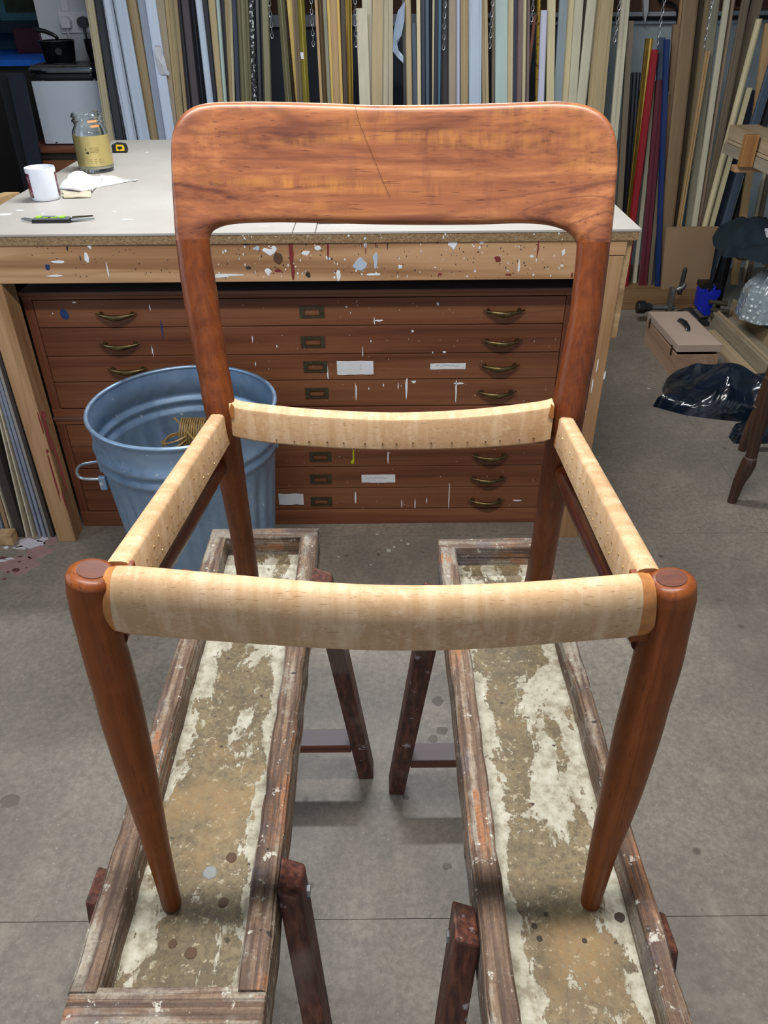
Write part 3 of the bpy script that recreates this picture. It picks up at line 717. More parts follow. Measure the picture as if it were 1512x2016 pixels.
def holder(dr, x, y):
    p = P(x, y, Y=CYF); g = G(); W, H, t = .034, .0165, .007
    y0, y1 = p.y - .0018, p.y + .0012
    g.box((p.x - W, y0, p.z + H - t), (p.x + W, y1, p.z + H)).box((p.x - W, y0, p.z - H), (p.x + W, y1, p.z - H + t))
    g.box((p.x - W, y0, p.z - H + t), (p.x - W + .012, y1, p.z + H - t)).box((p.x + W - .012, y0, p.z - H + t), (p.x + W, y1, p.z + H - t))
    g.obj('label_holder', M['bronze'], dr)
    g = G(); g.box((p.x - W + .012, y0 - .0012, p.z - H + t), (p.x + W - .012, y0 + .0002, p.z - H + t + .0016)).box((p.x - W + .012, y0 - .0012, p.z + H - t - .0016), (p.x + W - .012, y0 + .0002, p.z + H - t))
    g.box((p.x - W + .012, y0 - .0012, p.z - H + t), (p.x - W + .0136, y0, p.z + H - t)).box((p.x + W - .0136, y0 - .0012, p.z - H + t), (p.x + W - .012, y0, p.z + H - t))
    g.obj('label_frame', M['brass'], dr)
    for s in (-1, 1): G().lathe([(0, 0), (.002, 0), (.0014, -.001), (0, -.0015)], (0, 0, 0), 6)  # screws are too small to show
hr = [992, 988, 983, 977, 971, 965, 961, 957]; hl = [230, 237, 252, 262, 275, 286, 296, 305]; hm = [614, 616, 621, 624, 628, 631, 632, 633]
hy = [611, 670, 719, 771, 854, 896, 940, 984]
for k, (dr, a, b) in enumerate(yield_rows[4:] + yield_rows[:4]):
    del dr['_z']
    handle(dr, hr[k], hy[k]); handle(dr, hl[k], hy[k] + 7 if k else hy[k] + 7); holder(dr, hm[k], hy[k] + 3)
DR = [d for d, _, _ in yield_rows[4:] + yield_rows[:4]]
DY = CYF + .0008
def paper(dr, x0, y0, x1, y1, curl=.0):
    a = P(x0, y1, Y=DY); b = P(x1, y0, Y=DY); g = G(); N = 6; rings = []
    for i in range(N + 1):
        u = i / N; x = a.x + (b.x - a.x) * u; o = .0006 + curl * abs(math.sin(u * 5)) * .003
        rings.append([(x, DY - o, a.z + random.uniform(-.001, .001)), (x, DY - o - .0004, b.z + random.uniform(-.001, .001)), (x, DY - o + .0004, b.z), (x, DY - o + .0004, a.z)])
    g.loft(rings); o = g.obj('paper_label', M['paper'], dr)
    return o
def scrib(dr, x0, y0, x1, n, dy=5):
    for r in range(n):
        pts = []; y = y0 + r * dy; x = x0
        while x < x1:
            pts.append(P(x, y + random.uniform(-1.5, 1.5), Y=DY - .0016)); x += random.uniform(1.5, 3)
        if len(pts) > 1: G().tube(pts, .00035, 3).obj('handwriting', M['ink'], dr)
paper(DR[2], 664, 710, 735, 737, 1); scrib(DR[2], 672, 716, 722, 3, 5); paper(DR[2], 847, 715, 917, 727); scrib(DR[2], 858, 720, 905, 1)
paper(DR[6], 712, 934, 778, 950); scrib(DR[6], 722, 941, 764, 1); paper(DR[7], 550, 971, 597, 993, 1)
Wp = M['white_paint']
for d, pts in ((0, [(862, 598, 2.5, 3), (682, 604, 1.5, 1.5), (690, 616, 1, 1.5), (146, 595, 4, 1.2), (295, 606, 1.5, 5), (104, 617, 1, 1.2), (737, 632, 1.2, 6), (745, 631, 9, 1.6)]),
               (1, [(812, 652, 2, 2), (545, 681, 1.2, 2), (497, 668, 1, 6), (714, 693, 1, 8), (300, 690, 1.2, 9), (875, 693, 4, 1.4), (730, 672, 1.2, 2)]),
               (2, [(645, 734, 1.6, 12), (503, 716, 1, 4), (852, 694, 1, 2)]), (3, [(701, 773, 2, 16), (800, 764, 2.2, 18), (898, 772, 1.8, 18), (904, 755, 9, 1.6), (815, 752, 5, 2), (784, 760, 1.2, 5), (755, 758, 1, 3), (726, 765, 1.2, 2)]),
               (5, [(764, 901, 1.2, 9)]), (7, [(700, 980, 1.8, 12), (884, 976, 1, 24), (791, 992, 1, 8), (817, 992, 1, 10), (840, 985, 1, 5), (1020, 985, 10, 1)])):
    dabs(DR[d], pts, Wp, 'paint_drip', DY)
dabs(DR[0], [(127, 619, 9, 9)], M['navy_paint'], 'paint_drip', DY, jag=.15); dabs(DR[1], [(319, 650, 1.6, 14)], M['navy_paint'], 'paint_drip', DY)
dabs(DR[5], [(696, 898, 1.6, 12), (694, 910, 3.5, 4)], M['lime_paint'], 'paint_drip', DY)
for k in range(8):
    g = G(); yy = hy[k]
    for _ in range(16):
        p = P(random.uniform(460, 1100), yy + random.uniform(-18, 18), Y=DY); g.blob(p, (random.uniform(.0004, .0013), random.uniform(.0005, .0018)), 5, 'Y', -1, .0005, .4)
    tag(g.obj('paint_flecks', Wp, DR[k]), kind='stuff')

# ------------------------------------------------------------------ galvanised bin
def galv():
    n = NB('galvanised_steel'); v = n.co(); a = n.vor(v, 60, 'F1', 'Color'); b = n.noise(v, 6, 4)
    c = n.mix(n.ma('MULTIPLY', n.xyz(a)[0], .25), n.ramp(b, [(.3, C(124, 152, 184)), (.7, C(150, 174, 200))]), C(168, 188, 208))
    c = n.mix(n.step(n.noise(n.co((1, 1, 1), (3, 1, 1)), 46, 3, .6), .70, .73), c, C(214, 220, 224))
    return n.out(c, n.ma('ADD', n.ma('MULTIPLY', n.xyz(a)[1], .12), .36), metal=.72)
M['galv'] = galv()
BC = Vector((-.497, 1.725, 0)); BR, BH = .228, .606
bn = thing('dustbin', 'blue-grey galvanised steel dustbin with fluted sides and loop handles in front of the chest', 'dustbin', BC)
def rad(z): return .178 + (BR - .178) * (z / BH)
def flute(a, z):
    k = max(0, min(1, (z - .02) / .03)) * max(0, min(1, (BH - .15 - z) / .03)); return -.0075 * k * (0.5 + .5 * math.cos(a * 26)) ** 1.5
prof = [(rad(z) , z) for z in [.0, .02] + [.05 + i * .0255 for i in range(15)] + [BH - .15, BH - .135]]
for zz, o in ((BH - .128, 0), (BH - .120, .006), (BH - .110, .007), (BH - .102, 0), (BH - .095, 0), (BH - .088, .006), (BH - .078, .007), (BH - .070, 0), (BH - .03, 0), (BH - .004, 0)): prof.append((rad(zz) + o, zz))
inner = [(r - .0022, z) for r, z in reversed(prof)]
g = G().lathe(prof + inner[:-1] + [(rad(0.02) - .003, .02), (.001, .02), (.001, .0)], BC, 136, mod=None)
g = G(); full = prof + inner[:-1] + [(rad(.02) - .0024, .022), (.0005, .022), (.0005, 0)]
g.lathe(full + [full[0]], BC, 208, mod=lambda a, z: flute(a, z)); g.obj('bin_body', M['galv'], bn, 60)
g = G(); g.tube([(BC.x + BR * math.cos(t), BC.y + BR * math.sin(t), BH - .004) for t in [2 * PI * i / 64 for i in range(65)]], .0055, 8, cap=False); g.obj('rolled_rim', M['galv'], bn, True)
for a0 in (PI * 1.10, PI * .20):
    c, s_ = math.cos(a0), math.sin(a0); pts = []
    tx, ty = -s_, c; hz = .455; r0 = rad(hz) + .004
    for o, tt in ((.0, -.045), (.012, -.044), (.045, -.036), (.058, -.015), (.058, .015), (.045, .036), (.012, .044), (0, .045)):
        pts.append((BC.x + c * (r0 + o) + tx * tt, BC.y + s_ * (r0 + o) + ty * tt, hz + o * .1))
    G().tube(catmull(pts, 4), .0040, 8).obj('handle', plain('zinc_wire', C(170, 182, 192), .3, .85), bn, True)
    for q in (-.045, .045):
        G().box((BC.x + c * (r0 + .001) + tx * q - .009, BC.y + s_ * (r0 + .001) + ty * q - .006, hz - .03), (BC.x + c * (r0 + .001) + tx * q + .009, BC.y + s_ * (r0 + .001) + ty * q + .006, hz + .008), 0, .003).obj('handle_lug', M['galv'], bn)
# cane coil inside
cane = plain('cane', C(150, 118, 66), .5, 0, .2); CZ = .425
cc = P(368, 842, Z=CZ + .05)
cc.y -= .018; cc.x += .012
ct = thing('cane_coil', 'bundle of split cane wound in loops with a woven scrap, lying in the dustbin', 'cane bundle', (cc.x, cc.y, CZ - .03))
g = G()
for i in range(15):
    x = cc.x - .026 + i * .0062; pts = [(x + random.uniform(-.001, .001) + .004 * math.sin(t), cc.y + .016 + .036 * math.cos(t) , CZ + .036 + .040 * math.sin(t)) for t in [2 * PI * k / 14 for k in range(15)]]
    g.tube(pts, .0026, 5, cap=False)
tag(g.obj('wound_cane', cane, ct, True), kind='stuff')
g = G()
for i in range(3):
    pts = [(cc.x - .042 + .030 * math.cos(t) * (1 + .1 * i), cc.y - .01 + .03 * math.sin(t), CZ + .02 + .012 * math.sin(t * 1.0 + i) + i * .006) for t in [2 * PI * k / 16 for k in range(17)]]
    g.tube(pts, .0026, 5, cap=False)
g.tube([(cc.x - .045, cc.y + .03, CZ + .075), (cc.x - .01, cc.y - .01, CZ + .06), (cc.x + .03, cc.y - .045, CZ + .03)], .0026, 5)
tag(g.obj('loose_loops', cane, ct, True), kind='stuff')
g = G()
for i in range(6):
    g.tube([(cc.x - .02, cc.y - .05 + i * .009, CZ + .012), (cc.x + .06, cc.y - .05 + i * .009, CZ + .014)], .0028, 5)
    g.tube([(cc.x - .012 + i * .013, cc.y - .055, CZ + .014), (cc.x - .012 + i * .013, cc.y + .0, CZ + .012)], .0028, 5)
tag(g.obj('woven_scrap', cane, ct, True), kind='stuff')
sc = thing('wood_offcuts', 'heap of dark scraps filling the dustbin under the cane', 'scraps', (BC.x, BC.y, .03))
g = G().lathe([(.001, CZ - .03), (.10, CZ - .035), (.205, CZ - .06), (.205, .03), (.001, .03)], BC, 24)
for v in g.v:
    if v.z > .2: v.z += random.uniform(-.008, .006)
    k = min(1, (rad(v.z) - .010) / max(.001, math.hypot(v.x - BC.x, v.y - BC.y))); v.x = BC.x + (v.x - BC.x) * k; v.y = BC.y + (v.y - BC.y) * k
tag(g.obj('scraps', plain('dusty_scraps', C(96, 98, 92), .8, 0, .4, 20), sc), kind='stuff')

# ------------------------------------------------------------------ things on the bench
bp = P(92, 392, Z=BT)
mug = thing('mug', 'white mug with dark maroon picture panels at the left end of the bench', 'mug', (bp.x, bp.y, BT))
mg = [(.0, .0), (.036, 0), (.0395, .003), (.041, .010), (.041, .084), (.0405, .0865), (.039, .0865), (.038, .084), (.038, .012), (.034, .006), (.0, .005)]
G().lathe(mg, (bp.x, bp.y, BT + .0003), 40).obj('mug_body', plain('white_ceramic', C(226, 230, 240), .15, 0, .02), mug, 50)
hp = [(bp.x - .012, bp.y + .039, BT + .07), (bp.x - .020, bp.y + .060, BT + .069), (bp.x - .022, bp.y + .066, BT + .045), (bp.x - .018, bp.y + .056, BT + .024), (bp.x - .012, bp.y + .039, BT + .018)]
G().tube(catmull(hp, 4), [(.0045, .006)] * 17, 8).obj('handle', plain('white_ceramic_handle', C(226, 230, 240), .15, 0, .02), mug, True)
for a0, a1 in ((PI * 1.06, PI * 1.34), (PI * 1.95, PI * 2.16)):
    g = G(); rings = []
    for i in range(9):
        a = a0 + (a1 - a0) * i / 8
        rings.append([(bp.x + r * math.cos(a), bp.y + r * math.sin(a), BT + z) for r, z in ((.0412, .010), (.0416, .010), (.0416, .074), (.0412, .074))])
    n_ = NB('mug_picture'); g.loft(rings).obj('picture_panel', n_.out(n_.ramp(n_.noise(n_.co(), 60, 3), [(.35, C(30, 18, 26)), (.55, C(96, 34, 44)), (.7, C(150, 120, 130))]), .25), mug, 60)
# glass jar
jp = P(192, 336, Z=BT); jr = .056
jar = thing('glass_jar', 'open glass jar with a gold wraparound label behind the white mug', 'jar', (jp.x, jp.y, BT))
def glass(name, col=(.93, .97, .96, 1)):
    n = NB(name); return n.out(col, .03, Transmission_Weight=1.0, IOR=1.45)
gl = glass('clear_glass')
jf = [(.0, .004), (.048, .0005), (.054, .004), (.056, .012), (.056, .108), (.054, .122), (.047, .134), (.0445, .139), (.0445, .146), (.0495, .149), (.0495, .153), (.0455, .155), (.0455, .160), (.0495, .163), (.0495, .167), (.0455, .170), (.0445, .174)]
ji = [(r - .0028, z) for r, z in reversed(jf[3:])] + [(.050, .012), (.0, .010)]
G().lathe(jf + ji, (jp.x, jp.y, BT + .0002), 48).obj('glass_body', gl, jar, 60)
g = G(); rings = []
for i in range(33):
    a = PI * .93 + (PI * 1.12) * i / 32
    rings.append([(jp.x + r * math.cos(a), jp.y + r * math.sin(a), BT + z) for r, z in ((.0564, .022), (.0568, .022), (.0568, .112), (.0564, .112))])
g.loft(rings).obj('gold_label', plain('gold_label', C(206, 186, 122), .3, .7, .06, 6), jar, 60)
def on_jar(a, z, wz, wa, mat, nm, rr=.0571):
    g = G(); rings = []
    for i in range(5):
        q = a + wa * (i / 4 - .5); rings.append([(jp.x + r * math.cos(q), jp.y + r * math.sin(q), BT + z + h) for r, h in ((rr - .0002, 0), (rr, 0), (rr, wz), (rr - .0002, wz))])
    return g.loft(rings).obj(nm, mat, jar)
A0 = 1.58 * PI
for k in range(4): on_jar(A0 + .12, .064 + k * .0042, .0012, .52, M['dark_brown_ink'] if 'dark_brown_ink' in M else M.setdefault('dark_brown_ink', plain('label_ink', C(120, 98, 44), .5)), 'label_text')
for k in range(3): on_jar(A0 + .1, .032 + k * .005, .0014, .95, M['dark_brown_ink'], 'label_text')
on_jar(A0 - .34, .070, .007, .04, M['dark_wood'], 'label_text'); on_jar(A0 - .27, .060, .006, .15, M['dark_wood'], 'label_text')
on_jar(A0 + .35, .150, .006, .6, plain('orange_sticker', C(226, 160, 110), .5), 'neck_sticker', .0500); on_jar(A0 + .5, .135, .007, .6, plain('orange_sticker_low', C(226, 150, 96), .5), 'neck_sticker', .0480)
G().lathe([(.0, .011), (.0525, .0125), (.0525, .080), (.0, .080)], (jp.x, jp.y, BT), 32).obj('wax_fill', plain('pale_wax', C(214, 206, 178), .5, 0, .05), jar, 60)
# paper towel
def sheet(name, label, cat, pts, z, t, mat, wob=.004, n=10, group=None):
    """thin wavy quad sheet; pts = 4 pixel corners on height z"""
    c = [P(x, y, Z=z) for x, y in pts]; top = []; N = n
    g = G(); v = []; f = []
    for k, dz in ((0, 0), (1, t)):
        for i in range(N + 1):
            for j in range(N + 1):
                u, q = i / N, j / N; p = (c[0] * (1 - u) + c[1] * u) * (1 - q) + (c[3] * (1 - u) + c[2] * u) * q
                h = wob * (mnoise.noise(p * 18) + .5) ** 2 * 1.4; v.append(Vector((p.x + .006 * mnoise.noise(p * 30 + Vector((5, 0, 0))), p.y, z + max(0, h) + dz + .0004)))
    M1 = (N + 1) ** 2
    for i in range(N):
        for j in range(N):
            a = i * (N + 1) + j; f += [(a, a + 1, a + N + 2, a + N + 1), (M1 + a, M1 + a + N + 1, M1 + a + N + 2, M1 + a + 1)]
    for i in range(N):
        for a, b in ((i, i + 1), (N * (N + 1) + i, N * (N + 1) + i + 1), (i * (N + 1), (i + 1) * (N + 1)), (i * (N + 1) + N, (i + 1) * (N + 1) + N)): f.append((a, b, M1 + b, M1 + a))
    g.add(v, f); o = g.obj(name, mat, None, True); tag(o, label, cat, group); return recenter(o)
tissue = plain('tissue', C(226, 226, 226), .8, 0, .03)
sheet('paper_towel', 'white sheet of paper towel spread flat from the jar towards the middle', 'paper towel', [(180, 372), (275, 354), (268, 358), (200, 345)], BT + .0002, .0009, tissue, .003)
sheet('paper_towel', 'folded wad of white paper towel between the mug and the jar', 'paper towel', [(118, 372), (182, 382), (205, 352), (140, 345)], BT + .0012, .004, tissue, .008, 14)
sheet('paper_bag', 'crumpled cream paper twist lying beside the mug handle', 'paper', [(126, 392), (176, 390), (180, 385), (124, 380)], BT + .0002, .003, plain('cream_paper', C(196, 184, 158), .8), .008, 10)
# tape measure
tp = P(237, 300, Z=BT)
tm = thing('tape_measure', 'small black and yellow tape measure lying near the back of the bench', 'tape measure', (tp.x, tp.y, BT))
g = G().prism([(tp.x - .027, BT + .0002), (tp.x + .027, BT + .0002), (tp.x + .029, BT + .012), (tp.x + .024, BT + .030), (tp.x - .008, BT + .034), (tp.x - .026, BT + .026)], 'Y', tp.y - .012, tp.y + .012)
g.obj('case', M['black'], tm, False, .003)
yel = plain('yellow_plastic', C(232, 186, 20), .4)
g = G().prism([(tp.x - .010, BT + .007), (tp.x + .020, BT + .007), (tp.x + .022, BT + .018), (tp.x + .018, BT + .027), (tp.x - .008, BT + .028)], 'Y', tp.y - .0138, tp.y + .0138); g.obj('yellow_face', yel, tm, False, .001)
g = G().box((tp.x - .003, tp.y - .0145, BT + .014), (tp.x + .014, tp.y - .0136, BT + .022)).box((tp.x + .0, tp.y - .0145, BT + .010), (tp.x + .006, tp.y - .0136, BT + .014)); g.obj('logo_patch', M['black'], tm)
# multitool
a = P(66, 438, Z=BT); b = P(142, 437, Z=BT); e = P(187, 434, Z=BT); s0 = P(43, 435, Z=BT)
ut = thing('utility_knife', 'green and grey folding pruning knife lying at the front edge of the bench', 'knife', (a.x, a.y, BT))
gr = plain('lime_grip', C(150, 200, 60), .4); gy = plain('grey_alloy', C(150, 158, 160), .3, .7)
def strip(pa, pb, wy, z0, z1, mat, nm, tap=1.0):
    g = G().prism([(pa.x, pa.y - wy), (pb.x, pb.y - wy * tap), (pb.x, pb.y + wy * tap), (pa.x, pa.y + wy)], 'Z', BT + z0, BT + z1); return g.obj(nm, mat, ut, False, .0012)
strip(a, b, .011, .0002, .008, M['black'], 'grip'); strip(a + Vector((.004, 0, 0)), b + Vector((-.004, 0, 0)), .0095, .008, .012, gy, 'liner'); 
for k in range(4): strip(a + Vector((.010 + k * .020, .0, 0)), a + Vector((.024 + k * .020, 0, 0)), .008, .012, .015, gr, 'grip_inlay')
strip(a + Vector((.028, -.002, 0)), a + Vector((.062, -.002, 0)), .005, .015, .0158, gy, 'steel_plate')
strip(b, e, .0055, .003, .008, gy, 'blade', .15); strip(b + Vector((0, .008, 0)), e + Vector((-.005, .009, 0)), .003, .008, .012, M['bronze'], 'saw_blade', .2)
G().tube([(a.x, a.y + .006, BT + .006), (s0.x + .006, s0.y + .005, BT + .006), (s0.x, s0.y, BT + .005), (s0.x + .006, s0.y - .004, BT + .005), (a.x, a.y - .006, BT + .005)], .0018, 6).obj('lanyard_loop', gy, ut, True)
# dark block seen under the backrest
q0, q1 = P(626, 441, Z=BT), P(679, 441, Z=BT)
tag(recenter(G().box((q0.x, q0.y + .003, BT + .0002), (q1.x, q0.y + .085, BT + .020), 0, .003).obj('sanding_block', M['dark_wood'])), 'dark brown sanding block on the bench, mostly behind the backrest', 'sanding block')
# tan board end standing outside the bench's left edge
a0, a1 = P(0, 402, Z=.93), P(40, 380, Z=.93)

# ------------------------------------------------------------------ boards leaning to the left of the bench
def lean(name, label, cat, xt, yt, xb, yb, wid, thick, mat, top=.86, Yf=2.03, dep=.30, group=None, z0=0):
    """board on edge seen end-on: pixel centre line (xt,yt)-(xb,yb); front edge at Y=Yf, runs back by dep"""
    A = P(xb, yb, Y=Yf); Bq = P(xt, yt, Y=Yf); d = (Bq - A) / (Bq.z - A.z); lo = A + d * (z0 - A.z); hi = A + d * (top - A.z)
    g = G(); h = wid / 2
    g.add([lo + Vector((-h, 0, 0)), lo + Vector((h, 0, 0)), lo + Vector((h, dep, 0)), lo + Vector((-h, dep, 0)), hi + Vector((-h, 0, 0)), hi + Vector((h, 0, 0)), hi + Vector((h, dep, 0)), hi + Vector((-h, dep, 0))],
          [(0, 1, 2, 3), (4, 5, 6, 7), (0, 1, 5, 4), (1, 2, 6, 5), (2, 3, 7, 6), (3, 0, 4, 7)])
    return recenter(tag(g.obj(name, mat), label, cat, group))
gw = wood('grey_ply', (C(96, 92, 92), C(128, 124, 122), C(150, 146, 142)), 'Z', .8, .7); lb = plain('grey_blue_laminate', C(128, 134, 150), .5); cream = plain('cream_edge', C(196, 186, 164), .6); dk = plain('dark_board', C(58, 48, 42), .7); tanb = wood('tan_board', (C(112, 88, 64), C(140, 114, 86), C(160, 134, 104)), 'Z', .8, .7)
chipZ = M['chipboard']
fl_ = 1050
bd = [('chipboard_sheet', 'flaky raw chipboard strip standing tight against the bench left leg', 'chipboard', 0, 600, 118, 1052, .013, chipZ, .80),
      ('board', 'thin dark board between the chipboard strip and the grey-blue boards', 'board', 0, 640, 104, 1056, .010, dk, .78),
      ('board', 'olive-brown board, next left of the thin dark board by the chipboard', 'board', 0, 668, 97, 1057, .008, gw, .76),
      ('board', 'first grey-blue laminate board, nearest to the bench leg', 'board', 0, 700, 88, 1058, .009, lb, .74),
      ('board', 'second grey-blue laminate board, left of the first', 'board', 0, 735, 79, 1058, .007, lb, .72),
      ('board', 'thin cream-edged board leaning just left of the grey-blue boards', 'board', 0, 785, 64, 1052, .004, cream, .66),
      ('board', 'second thin pale board, slightly apart from the grey-blue boards', 'board', 0, 800, 48, 1036, .004, cream, .64),
      ('board', 'wide dark brown board leaning at the left edge behind pine block', 'board', -40, 800, 33, 1030, .024, dk, .62),
      ('board', 'pale-edged thin board left of the wide dark brown one', 'board', 0, 860, 23, 1030, .003, cream, .58),
      ('board', 'brown ply board at the left edge of the picture', 'board', -30, 880, 14, 1040, .012, tanb, .5),
      ('board', 'grey laminate board at the extreme left edge', 'board', -20, 955, 6, 1050, .006, lb, .42)]
PV = (-1.0372, 0.0)                    # right-hand neighbour's left face: x at the floor, slope; every board stays clear of it
for i, b_ in enumerate(bd):
    nm, lab, cat_, xt, yt, xb, yb, wd_, mt_, tp_ = b_
    A = P(xb, yb, Y=2.0); Bq = P(xt, yt, Y=2.0); d = (Bq - A) / (Bq.z - A.z)
    lo = min((A + d * (0 - A.z)).x, PV[0] - wd_ / 2 - .0006); hi = min((A + d * (tp_ - A.z)).x, PV[0] + PV[1] * tp_ - wd_ / 2 - .0006)
    PV = (lo - wd_ / 2, (hi - lo) / tp_)
    h = wd_ / 2; y0_ = 2.0; g = G()
    g.add([(lo - h, y0_, 0), (lo + h, y0_, 0), (lo + h, y0_ + .3, 0), (lo - h, y0_ + .3, 0), (hi - h, y0_, tp_), (hi + h, y0_, tp_), (hi + h, y0_ + .3, tp_), (hi - h, y0_ + .3, tp_)],
          [(0, 1, 2, 3), (4, 5, 6, 7), (0, 1, 5, 4), (1, 2, 6, 5), (2, 3, 7, 6), (3, 0, 4, 7)])
    recenter(tag(g.obj(nm, mt_), lab, cat_, 'boards leaning left of the bench'))
p = P(25, 1058, Z=0)
tag(recenter(G().box((p.x - .028, 1.955, .0002), (p.x + .022, 1.994, .040), 0, .002).obj('wood_block', M['pine_y'])), 'small pine block on the floor between the leaning boards at left', 'wood block')
# paint spilt on the floor
def spill(pts, mat, nm='paint_spill', jag=.3):
    for x, y, rx, ry in pts:
        p = P(x, y, Z=0); s = depth(p) / FPX
        G().blob(p, (rx * s, ry * s * 1.55), 14 if rx > 6 else 8, 'Z', 1, .0006, jag).obj(nm, mat, fl)
pink = plain('pinkish_spill', C(142, 112, 110), .6, 0, .15, 40); wsp = plain('white_spill', C(182, 178, 186), .6, 0, .1, 30); dred = plain('dark_red_spill', C(92, 52, 54), .6)
spill([(78, 1088, 24, 14), (38, 1112, 34, 20), (100, 1066, 14, 8)], pink); spill([(58, 1070, 30, 10), (84, 1062, 12, 5), (40, 1078, 12, 4)], wsp, jag=.4)
spill([(5, 1062, 6, 3), (12, 1078, 5, 3), (4, 1104, 12, 2.5), (20, 1100, 10, 2), (30, 1068, 3, 1.5)], plain('white_drop', C(196, 196, 200), .6))
spill([(32, 1122, 9, 5), (6, 1098, 7, 3), (38, 1106, 4, 2), (16, 1126, 4, 2), (52, 1118, 3, 1.6), (8, 1140, 5, 2), (40, 1096, 5, 1.5), (60, 1100, 3, 1)], dred)
spill([(765, 1084, 5, 3), (776, 1077, 3, 1.8), (803, 1071, 3, 1.8), (790, 1064, 2, 1.2), (667, 1096, 2.5, 1.4), (742, 1052, 3, 1.2), (1180, 900, 3, 1), (1278, 765, 4, 1.6), (730, 1112, 2, 1)], plain('pale_floor_drop', C(186, 182, 176), .6), 'paint_drop', .15)
spill([(862, 1380, 11, 8), (852, 1455, 9, 6), (870, 1438, 12, 6), (833, 1088, 3, 1.6), (683, 1094, 6, 3), (627, 1071, 2, 1.2), (942, 1056, 3, 1.2), (904, 1054, 3, 1.2), (745, 1092, 5, 3), (880, 1706, 8, 5), (798, 1570, 6, 4), (20, 1578, 18, 10)], plain('dark_floor_stain', C(98, 90, 82), .6), 'floor_stain', .2)

# ------------------------------------------------------------------ mouldings leaning on the ledge against the wall
def mcol(name, c, rough=.55, metal=0, var=.10, k='Z'):
    n = NB(name); a = n.noise(n.co((1, 1, .05)), 40, 3); d = tuple(x * (1 - var) for x in c[:3]) + (1,); e = tuple(min(1, x * (1 + var)) for x in c[:3]) + (1,)
    return n.out(n.ramp(a, [(.3, d), (.7, e)]), rough, metal=metal)
MC = {
 'beige': mcol('moulding_beige', C(176, 164, 136)), 'black': mcol('moulding_black', C(24, 25, 32), .35), 'white': mcol('moulding_white', C(196, 208, 226), .45, 0, .03),
 'wtick': mcol('moulding_white_wrapped', C(180, 194, 212), .35, 0, .08), 'tanb': mcol('moulding_tan_brown', C(148, 128, 94)), 'gblue': mcol('moulding_grey_blue', C(140, 150, 168)),
 'tan': mcol('moulding_tan', C(176, 156, 116)), 'taupe': mcol('moulding_taupe', C(158, 142, 120)), 'dgrey': mcol('moulding_dark_grey', C(66, 60, 62)), 'olive': mcol('moulding_olive_silver', C(116, 112, 84), .4, .3),
 'pale': mcol('moulding_pale', C(196, 188, 164)), 'cream': mcol('moulding_cream', C(206, 192, 152)), 'yellow': mcol('moulding_yellow_pine', C(214, 182, 96)), 'gold': mcol('moulding_gilt', C(150, 124, 56), .36, .7, .25),
 'ogold': mcol('moulding_olive_gold', C(146, 134, 60), .4, .5, .2), 'brown': mcol('moulding_brown', C(104, 84, 56)), 'dbrown': mcol('moulding_dark_brown', C(62, 46, 30)), 'gbrown': mcol('moulding_grey_brown', C(112, 98, 80)),
 'navy': mcol('moulding_navy', C(38, 46, 66)), 'slate': mcol('moulding_slate', C(66, 80, 98)), 'teal': mcol('moulding_teal', C(58, 96, 120)), 'lilac': mcol('moulding_lilac_white', C(196, 196, 214), .4, 0, .03),
 'pgreen': mcol('moulding_pale_green', C(176, 194, 186), .5, 0, .03), 'mauve': mcol('moulding_mauve', C(122, 102, 100)), 'redb': mcol('moulding_red_brown', C(112, 60, 44)), 'greyb': mcol('moulding_blue_grey', C(138, 150, 156)),
 'red': mcol('moulding_red', C(138, 14, 26), .4), 'maroon': mcol('moulding_maroon', C(92, 30, 42), .35), 'blue': mcol('moulding_blue', C(20, 44, 96), .45), 'card': mcol('moulding_fibreboard', C(128, 104, 76), .7),
 'pink': mcol('moulding_pinkish', C(182, 158, 136)), 'pine': mcol('moulding_pine', C(176, 142, 98)), 'sgreen': mcol('moulding_sage', C(132, 128, 108))}
PROF = {
 'flat': [(-.5, 0), (-.5, 1), (.5, 1), (.5, 0)],
 'bev': [(-.5, 0), (-.5, .7), (-.36, 1), (.36, 1), (.5, .7), (.5, 0)],
 'step': [(-.5, 0), (-.5, .55), (-.22, .6), (-.22, 1), (.32, 1), (.32, .75), (.5, .75), (.5, 0)],
 'round': [(-.5, 0), (-.5, .4), (-.36, .78), (-.14, 1), (.14, 1), (.36, .78), (.5, .4), (.5, 0)],
 'cove': [(-.5, 0), (-.5, 1), (-.38, 1), (-.25, .62), (.1, .5), (.3, .7), (.38, 1), (.5, 1), (.5, 0)],
 'reed': [(-.5, 0), (-.5, .8), (-.34, 1), (-.2, .75), (-.05, 1), (.05, 1), (.2, .75), (.34, 1), (.5, .8), (.5, 0)],
 'groove': [(-.5, 0), (-.5, 1), (-.08, 1), (-.06, .7), (.06, .7), (.08, 1), (.5, 1), (.5, 0)]}
LEDGE = .1085
SY, SB = 4.12, .12                     # rack plane: Y = SY + SB*(z - LEDGE)
USED = []                               # (layer, x at the foot, x at the head, half width, z span): keeps every length clear of the others
def free_layer(lay, xf, xs_, h, zt):
    order = [lay] + [k for k in (0, 1, 2, 3, 4, 5, 6, 7, 8) if k > lay] + [k for k in (-1, 0, 1) if k < lay]
    for k in order:
        ok = True
        for (l2, f2, s2, h2, z2) in USED:
            if l2 != k: continue
            zz = min(zt, z2) - LEDGE; d0 = xf - f2; d1 = (xf + xs_ * zz) - (f2 + s2 * zz)
            if abs(d0) < h + h2 + .003 or abs(d1) < h + h2 + .003 or d0 * d1 < 0: ok = False; break
        if ok: return k
    return order[-1]
LAY = {}
